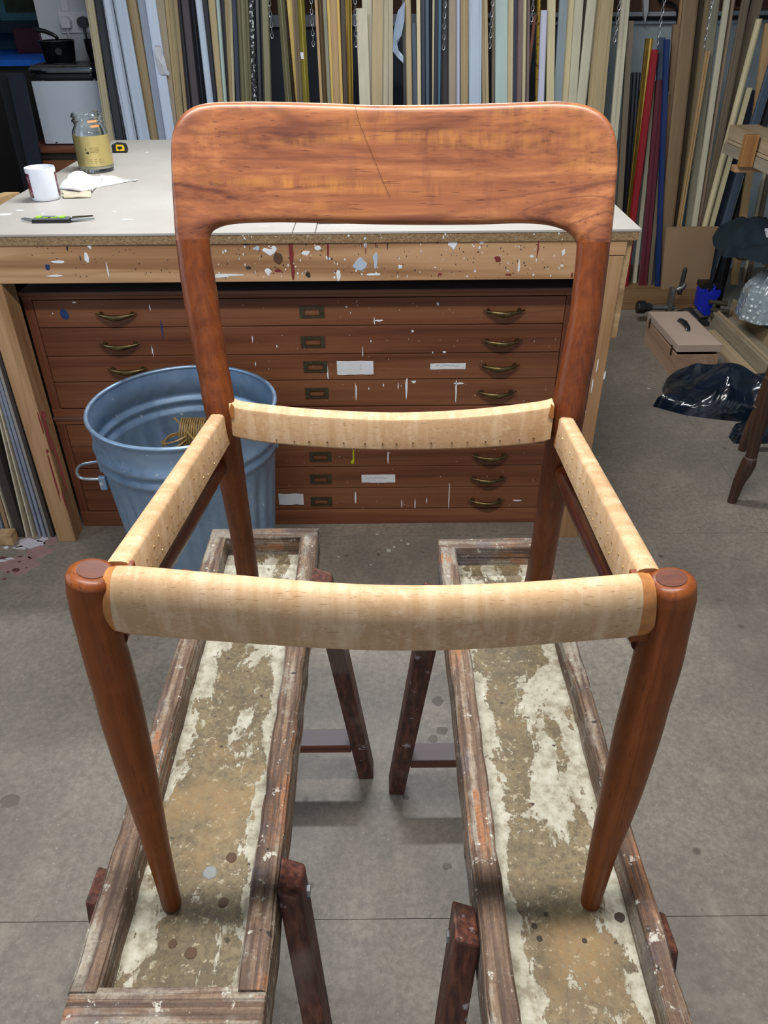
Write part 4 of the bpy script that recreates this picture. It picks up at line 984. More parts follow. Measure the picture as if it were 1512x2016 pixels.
def stick(name, label, mat, prof, a, b, lay, top=None, zt=2.14, group=None, zb=LEDGE, thick=.018, cat='moulding'):
    """a, b = (xl, xr, y): visible left and right edge at two heights in the photograph"""
    pl = (SY + .021 * lay - SB * LEDGE, SB)
    A = P((a[0] + a[1]) / 2, a[2], pl=pl); Bq = P((b[0] + b[1]) / 2, b[2], pl=pl)
    wa = (a[1] - a[0]) / FPX * depth(A); wb_ = (b[1] - b[0]) / FPX * depth(Bq); wd = max(.006, (wa + wb_) / 2 * 1.02)
    d = (A - Bq) / (A.z - Bq.z); lo = Bq + d * (zb - Bq.z)
    if top is not None: zt = P((a[0] + a[1]) / 2, top, pl=pl).z
    hi = Bq + d * (zt - Bq.z); g = G()
    k = free_layer(lay, lo.x, (hi.x - lo.x) / (hi.z - lo.z), wd / 2, zt); USED.append((k, lo.x, (hi.x - lo.x) / (hi.z - lo.z), wd / 2, zt))
    if k != lay:
        pl = (SY + .021 * k - SB * LEDGE, SB); A = P((a[0] + a[1]) / 2, a[2], pl=pl); Bq = P((b[0] + b[1]) / 2, b[2], pl=pl)
        d = (A - Bq) / (A.z - Bq.z); lo = Bq + d * (zb - Bq.z)
        if top is not None: zt = P((a[0] + a[1]) / 2, top, pl=pl).z
        hi = Bq + d * (zt - Bq.z)
    LAY[label] = k
    pr = PROF[prof]; 
    r = [[q + Vector((u * wd, (1 - v) * thick, 0)) for u, v in pr] for q in (lo, hi)]
    g.loft(r); o = g.obj(name, MC[mat] if isinstance(mat, str) else mat)
    return recenter(tag(o, label, cat, group, 'thing'))
Y2 = 205
ST = [
 ('beige marbled', 'beige', 'step', 167, 182, 198, 213, 0), ('glossy black', 'black', 'bev', 183, 198, 214, 235, 1), ('broad white stepped', 'white', 'step', 198, 220, 236, 257, 0),
 ('cling-wrapped white', 'wtick', 'bev', 222, 246, 259, 282, 0), ('rounded tan', 'tanb', 'round', 246, 270, 283, 303, 1), ('grey-blue flat', 'gblue', 'flat', 270, 284, 303, 314, 0),
 ('flat white', 'white', 'flat', 284, 305, 314, 336, 0), ('half-hidden taupe', 'taupe', 'flat', 304, 322, 326, 344, 2), ('pale tan three-line', 'tan', 'groove', 322, 343, 340, 359, 1), ('narrow tan', 'tanb', 'flat', 343, 347, 360, 368, 0),
 ('black', 'black', 'bev', 347, 355, 368, 376, 1), ('wide charcoal', 'dgrey', 'bev', 355, 372, 376, 394, 0), ('black ribbed', 'black', 'reed', 372, 385, 394, 406, 1), ('bluish plastic-wrapped', 'wtick', 'bev', 385, 395, 406, 421, 0),
 ('plain black', 'black', 'bev', 395, 410, 418, 427, 1), ('light tan', 'tan', 'flat', 410, 423, 427, 440, 0), ('pale mint-white', 'pgreen', 'round', 423, 432, 440, 446, 1), ('slim black', 'black', 'flat', 432, 442, 445, 450, 2),
 ('tan grooved', 'tan', 'groove', 442, 452, 448, 458, 0), ('thin cream', 'cream', 'flat', 452, 456, 458, 463, 1), ('navy', 'navy', 'bev', 456, 464, 464, 474, 0), ('wide olive ribbed', 'olive', 'reed', 464, 488, 474, 497, 1),
 ('black and silver lace', 'LACE', 'bev', 488, 500, 497, 505, 0), ('satin black', 'black', 'cove', 500, 513, 505, 521, 1), ('greenish brown', 'olive', 'bev', 513, 529, 521, 534, 0),
 ('striped olive-silver', 'olive', 'reed', 547, 558, 561, 576, 0), ('dark ribbed', 'dbrown', 'reed', 558, 563, 576, 583, 1), ('bright yellow', 'yellow', 'flat', 563, 576, 576, 590, 2), ('khaki brown', 'brown', 'groove', 576, 585, 585, 597, 1),
 ('olive-gold stickered', 'ogold', 'reed', 585, 599, 597, 609, 0),
 ('thin orange pine', 'pine', 'flat', 619, 625, 631, 635, 0), ('brown striped', 'brown', 'reed', 625, 634, 635, 645, 1), ('grey-green', 'sgreen', 'bev', 634, 643, 645, 652, 0), ('thin lemon', 'yellow', 'flat', 643, 649, 652, 657, 1),
 ('stepped pine', 'pine', 'step', 650, 661, 657, 670, 0), ('butter yellow', 'yellow', 'bev', 661, 669, 670, 676, 1), ('dark walnut', 'dbrown', 'bev', 669, 680, 676, 685, 0), ('bronze gilt', 'gold', 'cove', 680, 692, 685, 695, 1),
 ('pale backing', 'pale', 'flat', 712, 733, 716, 733, 2), ('plain beech', 'tan', 'flat', 734, 754, 732, 752, 0), ('off-white lined', 'pale', 'reed', 754, 766, 752, 765, 1), ('slim beige', 'beige', 'flat', 766, 773, 765, 774, 0),
 ('narrow black', 'black', 'flat', 792, 797, 794, 801, 1), ('pale oak', 'tan', 'bev', 797, 809, 801, 812, 0), ('cream edge', 'cream', 'flat', 819, 828, 823, 828, 0),
 ('midnight blue', 'navy', 'bev', 828, 837, 829, 838, 1), ('slate blue', 'slate', 'bev', 837, 845, 838, 846, 0), ('inky blue', 'navy', 'reed', 845, 851, 846, 850, 1), ('thin ivory', 'cream', 'flat', 851, 856, 850, 853, 0),
 ('dark navy', 'navy', 'bev', 856, 864, 853, 862, 1), ('teal-edged', 'teal', 'flat', 864, 868, 862, 867, 0), ('charcoal recessed', 'dgrey', 'cove', 869, 884, 869, 884, 2),
 ('taupe', 'taupe', 'flat', 884, 897, 884, 897, 0), ('lilac-white', 'lilac', 'round', 897, 907, 897, 907, 1), ('tan triple-line', 'tan', 'reed', 908, 922, 908, 922, 0), ('broad bubble-wrapped white', 'wtick', 'step', 923, 948, 923, 948, 0),
 ('knotty tan', 'tan', 'flat', 948, 953, 949, 957, 1), ('plain tan', 'tan', 'flat', 953, 960, 957, 962, 0), ('slim grey', 'gbrown', 'bev', 969, 975, 968, 974, 1), ('wide pale sage', 'pgreen', 'flat', 976, 999, 975, 998, 0),
 ('cream lined', 'cream', 'groove', 1000, 1012, 998, 1010, 1), ('black-navy', 'navy', 'flat', 1012, 1019, 1010, 1016, 0), ('mauve-brown', 'mauve', 'bev', 1019, 1031, 1015, 1028, 1), ('straw', 'cream', 'round', 1031, 1038, 1028, 1035, 0),
 ('narrow mauve', 'mauve', 'bev', 1038, 1044, 1035, 1042, 1), ('speckled gold', 'GILT', 'round', 1057, 1068, 1055, 1061, 1), ('ivory', 'cream', 'flat', 1079, 1093, 1075, 1091, 0), ('blue-grey', 'greyb', 'flat', 1101, 1119, 1090, 1104, 1),
 ('pale wheat', 'cream', 'flat', 1119, 1132, 1104, 1119, 0), ('bleached', 'pale', 'flat', 1132, 1149, 1119, 1134, 1), ('recessed dark brown', 'dbrown', 'flat', 1148, 1157, 1133, 1138, 2), ('greenish pale', 'pale', 'bev', 1157, 1176, 1136, 1154, 0),
 ('wide brown pine', 'tan', 'step', 1176, 1207, 1156, 1192, 1)]
def special(nm, c1, c2, sc, th, metal):
    n = NB(nm); a = n.noise(n.co((1, 1, .7)), sc, 3, .7); f = n.step(a, th, th + .05)
    return n.out(n.mix(f, c1, c2), .35, metal=metal)
MC['LACE'] = special('silver_lace_on_black', C(20, 20, 24), C(200, 200, 204), 90, .55, .3)
MC['GILT'] = special('mottled_gilt', C(188, 156, 62), C(92, 66, 26), 70, .55, .6)
prev = None; made = {}
for s_ in ST:
    nm, mt, pf, a0, a1, b0, b1, ly = s_
    lab = nm + ' moulding leaning above the bench'
    if prev: lab = '%s moulding just right of the %s one in the rack' % (nm, prev)
    prev = nm
    made[nm] = stick('moulding', lab, mt, pf, (a0, a1, 0), (b0, b1, Y2), ly, group='mouldings leaning behind the bench')
rg = 'mouldings leaning at the right of the bench'
def rs(label, mat, prof, a, b, lay, top=None, cat='moulding', name='moulding', **k): return stick(name, label, mat, prof, a, b, lay, top, group=rg, cat=cat, **k)
rs('short pale plank with square top standing in front of the other mouldings', 'pale', 'flat', (701, 722, 16), (708, 729, 205), -1, 16, 'plank', 'plank')
rs('slate blue moulding whose notched top ends low between two cream ones', 'slate', 'bev', (810, 819, 50), (812, 823, 205), 1, 46)
rs('thin red-brown moulding tilted in the gap beside the speckled gold one', 'redb', 'flat', (1050, 1056, 33), (1039, 1044, 130), 2, 30)
rs('pale lilac moulding with pointed top just right of the speckled gold one', 'lilac', 'bev', (1066, 1078, 20), (1059, 1072, 200), -1, 20)
rs('thick cream round pole, tallest of the pale ones at far right', 'cream', 'round', (1492, 1503, 37), (1384, 1396, 445), -1, 37, 'pole', 'pole')
rs('cream batten with square top right of the thick pole', 'cream', 'flat', (1471, 1481, 173), (1396, 1406, 445), 0, 173)
rs('long pale double moulding just right of the hanging chain by the backrest', 'pale', 'groove', (1224, 1241, 0), (1204, 1218, 240), 0)
rs('tall grey-brown board with square top right of the pale double moulding', 'gbrown', 'flat', (1237, 1247, 41), (1214, 1226, 411), 1, 41, 'board', 'board')
rs('broken-topped black moulding standing against the pale wall', 'black', 'reed', (1242, 1262, 143), (1230, 1248, 325), 1, 143)
rs('short gilt moulding with stepped top beside the red one', 'gold', 'cove', (1271, 1288, 76), (1246, 1256, 330), 0, 76)
rs('bright red moulding leaning left of the maroon one', 'red', 'bev', (1284, 1297, 98), (1240, 1254, 433), -1, 98)
rs('dark slate moulding with pointed top just left of the blue one', 'slate', 'bev', (1297, 1311, 74), (1287, 1300, 300), 1, 74)
rs('royal blue moulding, the only blue one reaching down to the ledge', 'blue', 'bev', (1309, 1320, 78), (1290, 1300, 568), -1, 78)
rs('shiny maroon moulding with pale cut top', 'maroon', 'groove', (1293, 1310, 158), (1258, 1273, 565), -1, 158)
rs('pale strip standing directly left of the maroon moulding', 'pale', 'flat', (1280, 1287, 228), (1244, 1252, 567), 0, 160)
rs('grey moulding squeezed directly right of the maroon one', 'gbrown', 'flat', (1292, 1300, 380), (1275, 1281, 567), 0, 180)
rs('thin beige strip between the maroon and the blue mouldings', 'beige', 'flat', (1299, 1304, 380), (1280, 1287, 570), 0, 200)
rs('thin light pine strip in front of the brown boards', 'pine', 'flat', (1341, 1345, 0), (1314, 1319, 228), -1)
rs('short brown fibreboard strip left of the widest brown board', 'card', 'flat', (1326, 1340, 48), (1306, 1320, 330), 1, 48, 'board', 'board')
rs('widest brown fibreboard plank leaning right of the blue moulding', 'card', 'bev', (1346, 1377, 0), (1302, 1326, 440), 0, None, 'board', 'board')
rs('dark brown strip right of the widest brown plank', 'dbrown', 'flat', (1377, 1386, 0), (1326, 1334, 440), 2)
rs('tan moulding hanging behind the rightmost chain', 'tanb', 'flat', (1386, 1402, 0), (1322, 1331, 445), 0)
rs('short orange pine moulding right of the rightmost chain', 'pine', 'groove', (1390, 1398, 100), (1334, 1342, 445), -1, 100)
rs('wide sage-brown moulding with a knot near its foot', 'sgreen', 'bev', (1399, 1420, 0), (1351, 1364, 445), 1)
rs('teal strip low between the orange pine and sage mouldings', 'teal', 'flat', (1372, 1379, 240), (1342, 1351, 445), 1, 200)
rs('pale moulding right of the wide sage-brown one', 'pale', 'bev', (1426, 1440, 0), (1364, 1372, 445), 0)
rs('pinkish round moulding right of the pale one', 'pink', 'round', (1440, 1449, 0), (1373, 1381, 445), -1)
rs('grey-brown wide moulding left of the thick cream pole', 'gbrown', 'step', (1463, 1477, 0), (1388, 1402, 400), 1)
rs('broad grey-brown board at the upper right behind the cream pole', 'gbrown', 'flat', (1478, 1500, 10), (1420, 1440, 260), 2, None, 'board', 'board')
rs('wide dark navy moulding right of the cream batten', 'navy', 'bev', (1474, 1494, 180), (1412, 1430, 411), 1, 178)
rs('slate moulding with a light edge, second dark one at far right', 'slate', 'bev', (1496, 1511, 190), (1431, 1445, 411), -1)
rs('dark moulding by the right frame edge above the dark cloth', 'black', 'bev', (1512, 1526, 200), (1449, 1463, 411), 1)
rs('short pale strip behind the dark cloth at far right', 'pale', 'flat', (1501, 1507, 352), (1490, 1495, 410), 2, 340)
rs('grey-brown strip at the extreme right above the dark cloth', 'gbrown', 'flat', (1512, 1520, 340), (1498, 1506, 410), 1, 300)
rs('brown block-ended batten at the top right corner', 'pine', 'flat', (1506, 1522, 50), (1498, 1512, 118), -1, 46)
# torn tape on the flat white moulding, price sticker on the olive gold one
def on_rack(x, y, lay=0, out=.001): 
    p = P(x, y, pl=(SY + .021 * lay - SB * LEDGE, SB)); return p + Vector((0, -out, 0))
def patch(par, pts, lay, mat, name, bump=.004):
    lay = LAY[par['label']]
    v = [on_rack(x, y, lay, .0012 + random.uniform(0, bump)) for x, y in pts]; c = sum(v, Vector()) / len(v) + Vector((0, -bump, 0)); w_ = [q + Vector((0, .0012, 0)) for q in v]
    n = len(v); g = G().add(v + [c] + w_, [(i, (i + 1) % n, n) for i in range(n)] + [(i, (i + 1) % n, n + 1 + (i + 1) % n, n + 1 + i) for i in range(n)] + [[n + 1 + i for i in range(n)]])
    o = g.obj(name, mat, par); return o
wm_ = made['flat white']
tape = plain('torn_masking_tape', C(196, 198, 206), .6, 0, .08, 60)
patch(wm_, [(304, 91), (317, 91), (321, 106), (326, 118), (330, 138), (335, 143), (333, 149), (325, 146), (320, 148), (314, 144), (310, 125), (306, 106)], 0, tape, 'torn_tape', .010)
patch(wm_, [(304, 90), (316, 90), (316, 93), (304, 93)], 0, M['black'], 'printed_line', .0002)
patch(made['olive-gold stickered'], [(591, 103), (597, 103), (598, 116), (593, 116)], 0, M['white_plastic'], 'price_sticker', .0005)
# crumpled plastic sheet hanging in the gap
pts = [(797, 2), (783, 22), (775, 60), (773, 100), (782, 112), (794, 124), (794, 110), (779, 92), (790, 70), (796, 40)]
v = [on_rack(x, y, -1, .004 + random.uniform(0, .012)) for x, y in pts]; n = len(v)
g = G(); mid = [on_rack(787, 30, -1, .016), on_rack(780, 80, -1, .018), on_rack(787, 108, -1, .012)]
allv = v + mid; fs_ = [(0, 1, 10), (1, 2, 10), (2, 11, 10), (2, 3, 11), (3, 4, 11), (4, 12, 11), (4, 5, 12), (5, 6, 12), (6, 7, 12), (7, 11, 12), (7, 8, 11), (8, 10, 11), (8, 9, 10), (9, 0, 10)]
k = len(allv); bk = [q + Vector((0, .0015, 0)) for q in allv]
g.add(allv + bk, fs_ + [tuple(k + i for i in reversed(f)) for f in fs_] + [(i, (i + 1) % 10, k + (i + 1) % 10, k + i) for i in range(10)])
recenter(tag(g.obj('plastic_sheet', plain('milky_plastic', C(150, 164, 184), .3, 0, .1)), 'crumpled milky plastic sheet caught in the gap left of the pale oak moulding', 'plastic sheet'))

# header beam above the frame, with the divider chains
hb = tag(G().box((-1.4, 4.17, 2.30), (2.2, 4.25, 2.598), 0, .003).obj('header_beam', M['pine_x']), 'pine beam under the ceiling from which the chains hang', 'beam')
recenter(hb)
CH_ = [(536, 76, 'chain hanging right of the greenish brown moulding'), (617, 92, 'chain hanging left of the thin orange pine moulding'), (701, 93, 'chain hanging left of the short pale plank'),
       (873, 99, 'chain hanging left of the taupe moulding'), (964, 96, 'chain hanging left of the wide pale sage moulding'), (1046, 44, 'chain hanging left of the speckled gold moulding'),
       (1209, 84, 'chain hanging left of the long pale double moulding'), (1293, 90, 'thick chain hanging in front of the pale wall above the red moulding'), (1384, 95, 'rightmost hanging chain, over the tan moulding')]
ringv = []
def torus(g, c, R, r, sx, ax, n=10, m=5):
    rings = []
    for i in range(n + 1):
        t = 2 * PI * i / n; d = Vector((math.cos(t), 0, math.sin(t))) if ax == 0 else Vector((0, math.cos(t), math.sin(t)))
        o = Vector((d.x * R, d.y * R, d.z * R * sx)); side = Vector((0, 1, 0)) if ax == 0 else Vector((1, 0, 0))
        rings.append([c + o + d * (r * math.cos(2 * PI * j / m)) + side * (r * math.sin(2 * PI * j / m)) for j in range(m)])
    g.loft(rings, 0, False)
for x, y, lab in CH_:
    p = P(x, y, Y=4.21); g = G(); z = p.z; i = 0
    L_ = .026
    while z < 2.30 - L_ * .6:
        torus(g, Vector((p.x + .0006 * math.sin(i), p.y, z + L_ / 2)), .0062, .0017, 2.0, i % 2); z += L_ * .80; i += 1
    g.tube([(p.x, p.y, z), (p.x, p.y, 2.301)], .0018, 5)
    recenter(tag(g.obj('chain', M['chain'], None, True), lab, 'chain', 'divider chains of the rack'))
# wall fittings right
zc_ = P(1300, 36, Y=WY - .04).z
G0 = G().tube([(.4, WY - .041, zc_), (2.68, WY - .041, zc_)], .010, 8); tag(recenter(G0.obj('wall_cable', M['black'])), 'black cable running level along the pale wall under the rail', 'cable')
cl = [P(1296, 0, Y=WY - .05), P(1316, 4, Y=WY - .05), P(1328, 11, Y=WY - .05), P(1334, 24, Y=WY - .05), P(1334, 48, Y=WY - .04), P(1333, 60, Y=WY - .04)]
tag(recenter(G().tube(catmull([tuple(q) for q in cl], 4), .008, 7).obj('cable_loop', M['black'], None, True)), 'black cable curving down over the rail on the right', 'cable')
pts = [(1265, -30), (1279, -30), (1276, 20), (1269, 48), (1267, 20)]
g = G().prism([(P(x, y, Y=WY - .06).x, P(x, y, Y=WY - .06).z) for x, y in pts], 'Y', WY - .065, WY - .031)
tag(recenter(g.obj('wall_bracket', M['white_plastic'])), 'pale pointed bracket hanging over the rail at right', 'bracket')
ps = P(1470, 14, Y=4.45)
tag(recenter(G().box((ps.x, 4.45, ps.z), (2.698, 4.60, ps.z + .03), 0, .002).obj('shelf_board', plain('dark_red_board', C(84, 40, 34), .5))), 'dark red-brown shelf board at the top right corner', 'shelf')

# ------------------------------------------------------------------ kitchen corner at upper left
FY = 4.42
q0, q1 = P(61, 160, Y=FY), P(192, 162, Y=FY); q2 = P(88, 285, Y=FY)
ftop, fbot = q0.z, P(100, 285, Y=FY).z
fx0, fx1 = (q0.x + q2.x) / 2, P(200, 200, Y=FY).x + .06
tb = thing('side_table', 'reddish brown wooden cupboard standing left behind the bench under the white cabinet', 'cupboard', ((fx0 + fx1) / 2, FY + .12, 0))
tx0 = P(50, 296, Y=FY - .06).x
G().box((tx0, FY - .07, fbot - .030), (fx1 + .02, FY + .34, fbot - .002), 0, .004).obj('top', wood('red_brown_top', (C(86, 48, 34), C(120, 70, 48), C(140, 88, 60)), 'X'), tb)
G().box((tx0 + .04, FY - .05, .0), (fx1, FY + .33, fbot - .031)).obj('body', wood('red_brown_body', (C(96, 56, 36), C(128, 78, 50), C(146, 96, 64)), 'X'), tb)
G().box((tx0 + .04, FY - .056, fbot - .062), (fx1, FY - .0502, fbot - .031), 0, .001).obj('moulding', M['dark_wood'], tb)
fr_ = thing('mini_fridge', 'small white box-shaped fridge under the hotplate, upper left', 'fridge', ((fx0 + fx1) / 2, FY + .14, fbot))
G().box((fx0, FY + .012, fbot), (fx1, FY + .30, ftop - .004), 0, .004).obj('cabinet', M['white_enamel'], fr_)
G().box((fx0 + .003, FY - .004, fbot + .004), (fx1 - .003, FY + .0115, ftop), 0, .004).obj('door', M['white_enamel'], fr_)
p = P(112, 281, Y=FY - .005); G().lathe([(0, 0), (.006, 0), (.006, .004), (0, .004)], (p.x, p.y - .003, p.z), 10).obj('door_pin', M['black'], fr_)
G().box((fx0 + .05, FY + .02, ftop - .004), (fx0 + .065, FY + .04, ftop + .001)).obj('hinge_cap', M['white_plastic'], fr_)
hpx0, hpx1 = P(62, 150, Y=FY + .02).x, P(188, 150, Y=FY + .02).x
hot = thing('hotplate', 'black and chrome single hotplate sitting on the small white fridge', 'hotplate', ((hpx0 + hpx1) / 2, FY + .14, ftop))
z0 = ftop - .003; z1 = P(120, 144, Y=FY).z
G().box((hpx0 + .02, FY + .0, z0 + .006), (hpx1 - .01, FY + .27, z1), 0, .010).obj('base', M['black'], hot)
for a_, b_ in ((.05, .05), (.30, .05), (.05, .22), (.30, .22)):
    G().lathe([(.0, 0), (.008, 0), (.008, .008), (0, .008)], (hpx0 + a_, FY + b_, z0 - .0005), 8).obj('foot', M['white_plastic'], hot)
G().box((hpx0, FY - .012, z1), (hpx1, FY + .28, z1 + .028), 0, .010).obj('chrome_rim', plain('chrome', C(190, 196, 204), .12, 1), hot)
G().box((hpx0 + .012, FY + .0, z1 + .027), (hpx1 - .012, FY + .27, z1 + .036), 0, .003).obj('top_plate', plain('sooty_enamel', C(70, 68, 68), .4, .3, .3, 30), hot)
px_ = P(118, 112, Y=FY + .13); zt_ = z1 + .0362; pc = (px_.x, FY + .13, zt_)
G().lathe([(0, 0), (.085, 0), (.085, .003), (0, .003)], pc, 24).obj('heating_ring', M['black'], hot)
zt_ += .0032; phh = P(118, 82, Y=FY + .05).z - zt_; phh = max(.06, phh)
pan = thing('saucepan', 'black saucepan with raised curved handle on the hotplate', 'saucepan', (pc[0], pc[1], zt_))
G().lathe([(0, 0), (.068, 0), (.074, .006), (.084, phh), (.087, phh + .002), (.085, phh + .004), (.081, phh), (.071, .008), (0, .006)], (pc[0], pc[1], zt_), 40).obj('pan_body', M['black_metal'], pan, 50)
G().tube([(pc[0] + .0855 * math.cos(t), pc[1] + .0855 * math.sin(t), zt_ + phh + .002) for t in [2 * PI * i / 40 for i in range(41)]], .0016, 6, cap=False).obj('steel_rim', M['steel'], pan, True)
h0 = P(112, 74, Y=FY + .17); h1 = P(70, 58, Y=FY + .17); h2 = P(92, 63, Y=FY + .17)
G().tube(catmull([(pc[0] - .04, FY + .205, zt_ + phh - .015), tuple(h0), tuple(h2), tuple(h1)], 4), [(.008 + .004 * i / 12, .007 + .003 * i / 12) for i in range(13)], 8).obj('handle', M['black'], pan, True)
G().tube([(pc[0] + .035, FY + .045, zt_ + phh * .62), (pc[0] + .045, FY + .010, zt_ + phh * .60), (pc[0] + .050, FY - .012, zt_ + phh * .58)], [.011, .014, .016], 10).obj('handle_socket', M['black'], pan, True)
p2 = P(163, 60, Y=FY + .10)
pan2 = thing('lid_pan', 'second black pan half hidden behind the beige marbled moulding', 'pan', (p2.x, FY + .16, z1 + .0362))
G().lathe([(0, 0), (.05, 0), (.06, .05), (.062, .10), (.058, .10), (.048, .006), (0, .006)], (p2.x + .03, FY + .19, z1 + .0362), 28).obj('pan_body', M['black'], pan2, 50)
# socket
so = [P(112, 21, Y=WY - .0), P(171, 64, Y=WY)]
sx0, sx1 = P(114, 22, Y=WY).x, P(186, 22, Y=WY).x; sz1, sz0 = P(140, 22, Y=WY).z, P(140, 65, Y=WY).z
sk = thing('wall_socket', 'white double wall socket above the saucepan', 'socket', ((sx0 + sx1) / 2, WY - .01, sz0))
G().box((sx0, WY - .014, sz0), (sx1, WY - .0005, sz1), 0, .002).obj('plate', M['white_plastic'], sk)
for a_ in (140, 149):
    pa = P(a_, 33, Y=WY - .014); G().box((pa.x - .008, WY - .018, pa.z - .014), (pa.x + .006, WY - .0135, pa.z + .014), 0, .002).obj('switch', M['white_plastic'], sk)
pw = P(130, 44, Y=WY - .03)
pgw = thing('plug', 'white three-pin plug in the left half of the wall socket', 'plug', (pw.x, WY - .03, pw.z - .03))
g = G().prism([(pw.x - .024, pw.z - .026), (pw.x + .024, pw.z - .026), (pw.x + .026, pw.z + .004), (pw.x + .010, pw.z + .026), (pw.x - .010, pw.z + .026), (pw.x - .026, pw.z + .004)], 'Y', WY - .048, WY - .0142); g.obj('plug_body', M['white_plastic'], pgw, False, .004)
G().tube([(pw.x, WY - .034, pw.z - .024), (pw.x + .002, WY - .036, pw.z - .06), (pw.x - .004, WY - .03, pw.z - .22)], .0035, 6).obj('cord', M['white_plastic'], pgw)
pb = P(163, 44, Y=WY - .03)
pgb = thing('plug', 'round black plug in the right half of the wall socket', 'plug', (pb.x, WY - .03, pb.z - .03))
g = G().tube([(pb.x, WY - .0142, pb.z), (pb.x, WY - .05, pb.z)], [.028, .025], 20); g.obj('plug_body', M['black'], pgb, 50)
G().tube([(pb.x, WY - .032, pb.z - .02), (pb.x + .004, WY - .034, pb.z - .06), (pb.x + .004, WY - .03, pb.z - .30)], [.008, .006, .005], 7).obj('cord', M['black'], pgb)
for a_ in (123, 134):
    pa, pb_ = P(a_ - 4, -60, Y=WY - .003), P(a_, 20, Y=WY - .003)
tag(recenter(G().box((P(119, 0, Y=WY).x, WY - .008, sz1 + .001), (P(134, 0, Y=WY).x - .004, WY - .0005, 2.4), 0, .001).obj('cable_trunking', M['white_plastic'])), 'white cable trunking rising from the wall socket', 'trunking')
# far dark room: worktop, shelf, picture, red box
bz = P(45, 118, Y=4.98).z
cbm = thing('worktop_cabinet', 'dark cabinet with blue-lit worktop in the dark room at upper left', 'cabinet', (-2.55, 5.4, 0))
G().box((-3.09, 4.98, bz - .03), (xL - .02, 5.94, bz), 0, .002).obj('worktop', plain('blue_lit_worktop', C(8, 104, 214), .5), cbm)  # blue LED light falling on the top is put into its colour
G().box((-3.09, 5.02, 0), (xL - .04, 5.94, bz - .031)).obj('carcass', plain('very_dark_brown', C(26, 20, 20), .7), cbm)
sz = P(45, 42, Y=5.8).z
tag(recenter(G().box((-3.09, 5.74, sz - .06), (xL - .02, 5.948, sz - .0), 0, .002).obj('wall_shelf', plain('dark_teal_shelf', C(20, 44, 60), .6))), 'dark shelf on the far teal wall, upper left', 'shelf')
pp = P(44, 8, Y=5.94)
pic = thing('picture', 'small framed olive landscape on the far teal wall at the top left', 'picture', (pp.x, 5.93, pp.z - .1))
G().box((pp.x - .16, 5.925, pp.z - .09), (pp.x + .16, 5.949, pp.z + .14), 0, .003).obj('frame', plain('pale_teal_frame', C(70, 120, 140), .6), pic)
G().box((pp.x - .11, 5.922, pp.z - .045), (pp.x + .11, 5.926, pp.z + .10)).obj('canvas', plain('olive_canvas', C(44, 60, 40), .7, 0, .5, 20), pic)
pr_ = P(63, 90, Y=5.55)
tag(recenter(G().box((pr_.x - .08, 5.50, bz + .0005), (pr_.x + .08, 5.62, bz + .13), 0, .004).obj('tin', plain('dark_red_tin', C(70, 20, 34), .5))), 'dark red tin on the blue-lit worktop', 'tin')
for i, (xa_, xb_, c_, lab) in enumerate([(18, 45, (14, 18, 24), 'dark board leaning left of the white fridge, nearest the wall cabinet'), (42, 62, (20, 28, 44), 'dark bluish board leaning right next to the white fridge')]):
    a_, b_ = P(xa_ - 6, 160, Y=4.30), P(xb_ + 8, 330, Y=4.30)
    m_ = plain('dark_leaning_board_%s' % 'ab'[i], C(*c_), .6)
    g = G(); w__ = .05 - .012 * i
    g.add([Vector((x, y, z)) for x, y, z in ((b_.x - w__, 4.30 - .05 * i, 0), (b_.x + w__, 4.30 - .05 * i, 0), (b_.x + w__, 4.32 - .05 * i, 0), (b_.x - w__, 4.32 - .05 * i, 0), (a_.x - w__, 4.33 - .05 * i, 1.12), (a_.x + w__, 4.33 - .05 * i, 1.12), (a_.x + w__, 4.35 - .05 * i, 1.12), (a_.x - w__, 4.35 - .05 * i, 1.12))],
          [(0, 1, 2, 3), (4, 5, 6, 7), (0, 1, 5, 4), (1, 2, 6, 5), (2, 3, 7, 6), (3, 0, 4, 7)])
    recenter(tag(g.obj('board', m_), lab, 'board'))
e0 = P(40, 380, Z=BT)
bt = P(38, 378, Z=.955)
tag(recenter(G().box((bt.x - .036, bt.y - .05, .0), (bt.x - .020, bt.y - .01, .679)).obj('post', M['dark_wood'])), 'dark post hidden under the upright pine board end left of the bench', 'post')
tag(recenter(G().prism([(-1.30, 1.93), (-1.285, 1.93), (bt.x + .0, bt.y), (bt.x - .045, bt.y)], 'Z', .68, .955).obj('batten', M['pine_y'])), 'upright pine board end standing just outside the bench\'s left edge', 'board')

# ------------------------------------------------------------------ right side
# fibreboard sheet on the ledge
a_ = P(1301, 569, Y=4.06); b_ = P(1316, 447, Y=4.10); 
g = G().add([(a_.x, 4.056, LEDGE), (1.74, 4.056, LEDGE), (1.74, 4.068, LEDGE), (a_.x, 4.068, LEDGE), (b_.x - .012, 4.096, b_.z), (1.74, 4.096, b_.z), (1.74, 4.108, b_.z), (b_.x - .012, 4.108, b_.z)],
            [(0, 1, 2, 3), (4, 5, 6, 7), (0, 1, 5, 4), (1, 2, 6, 5), (2, 3, 7, 6), (3, 0, 4, 7)])
tag(recenter(g.obj('fibreboard_sheet', M['mdf'])), 'plain brown fibreboard sheet standing on the ledge in front of the mouldings', 'fibreboard')
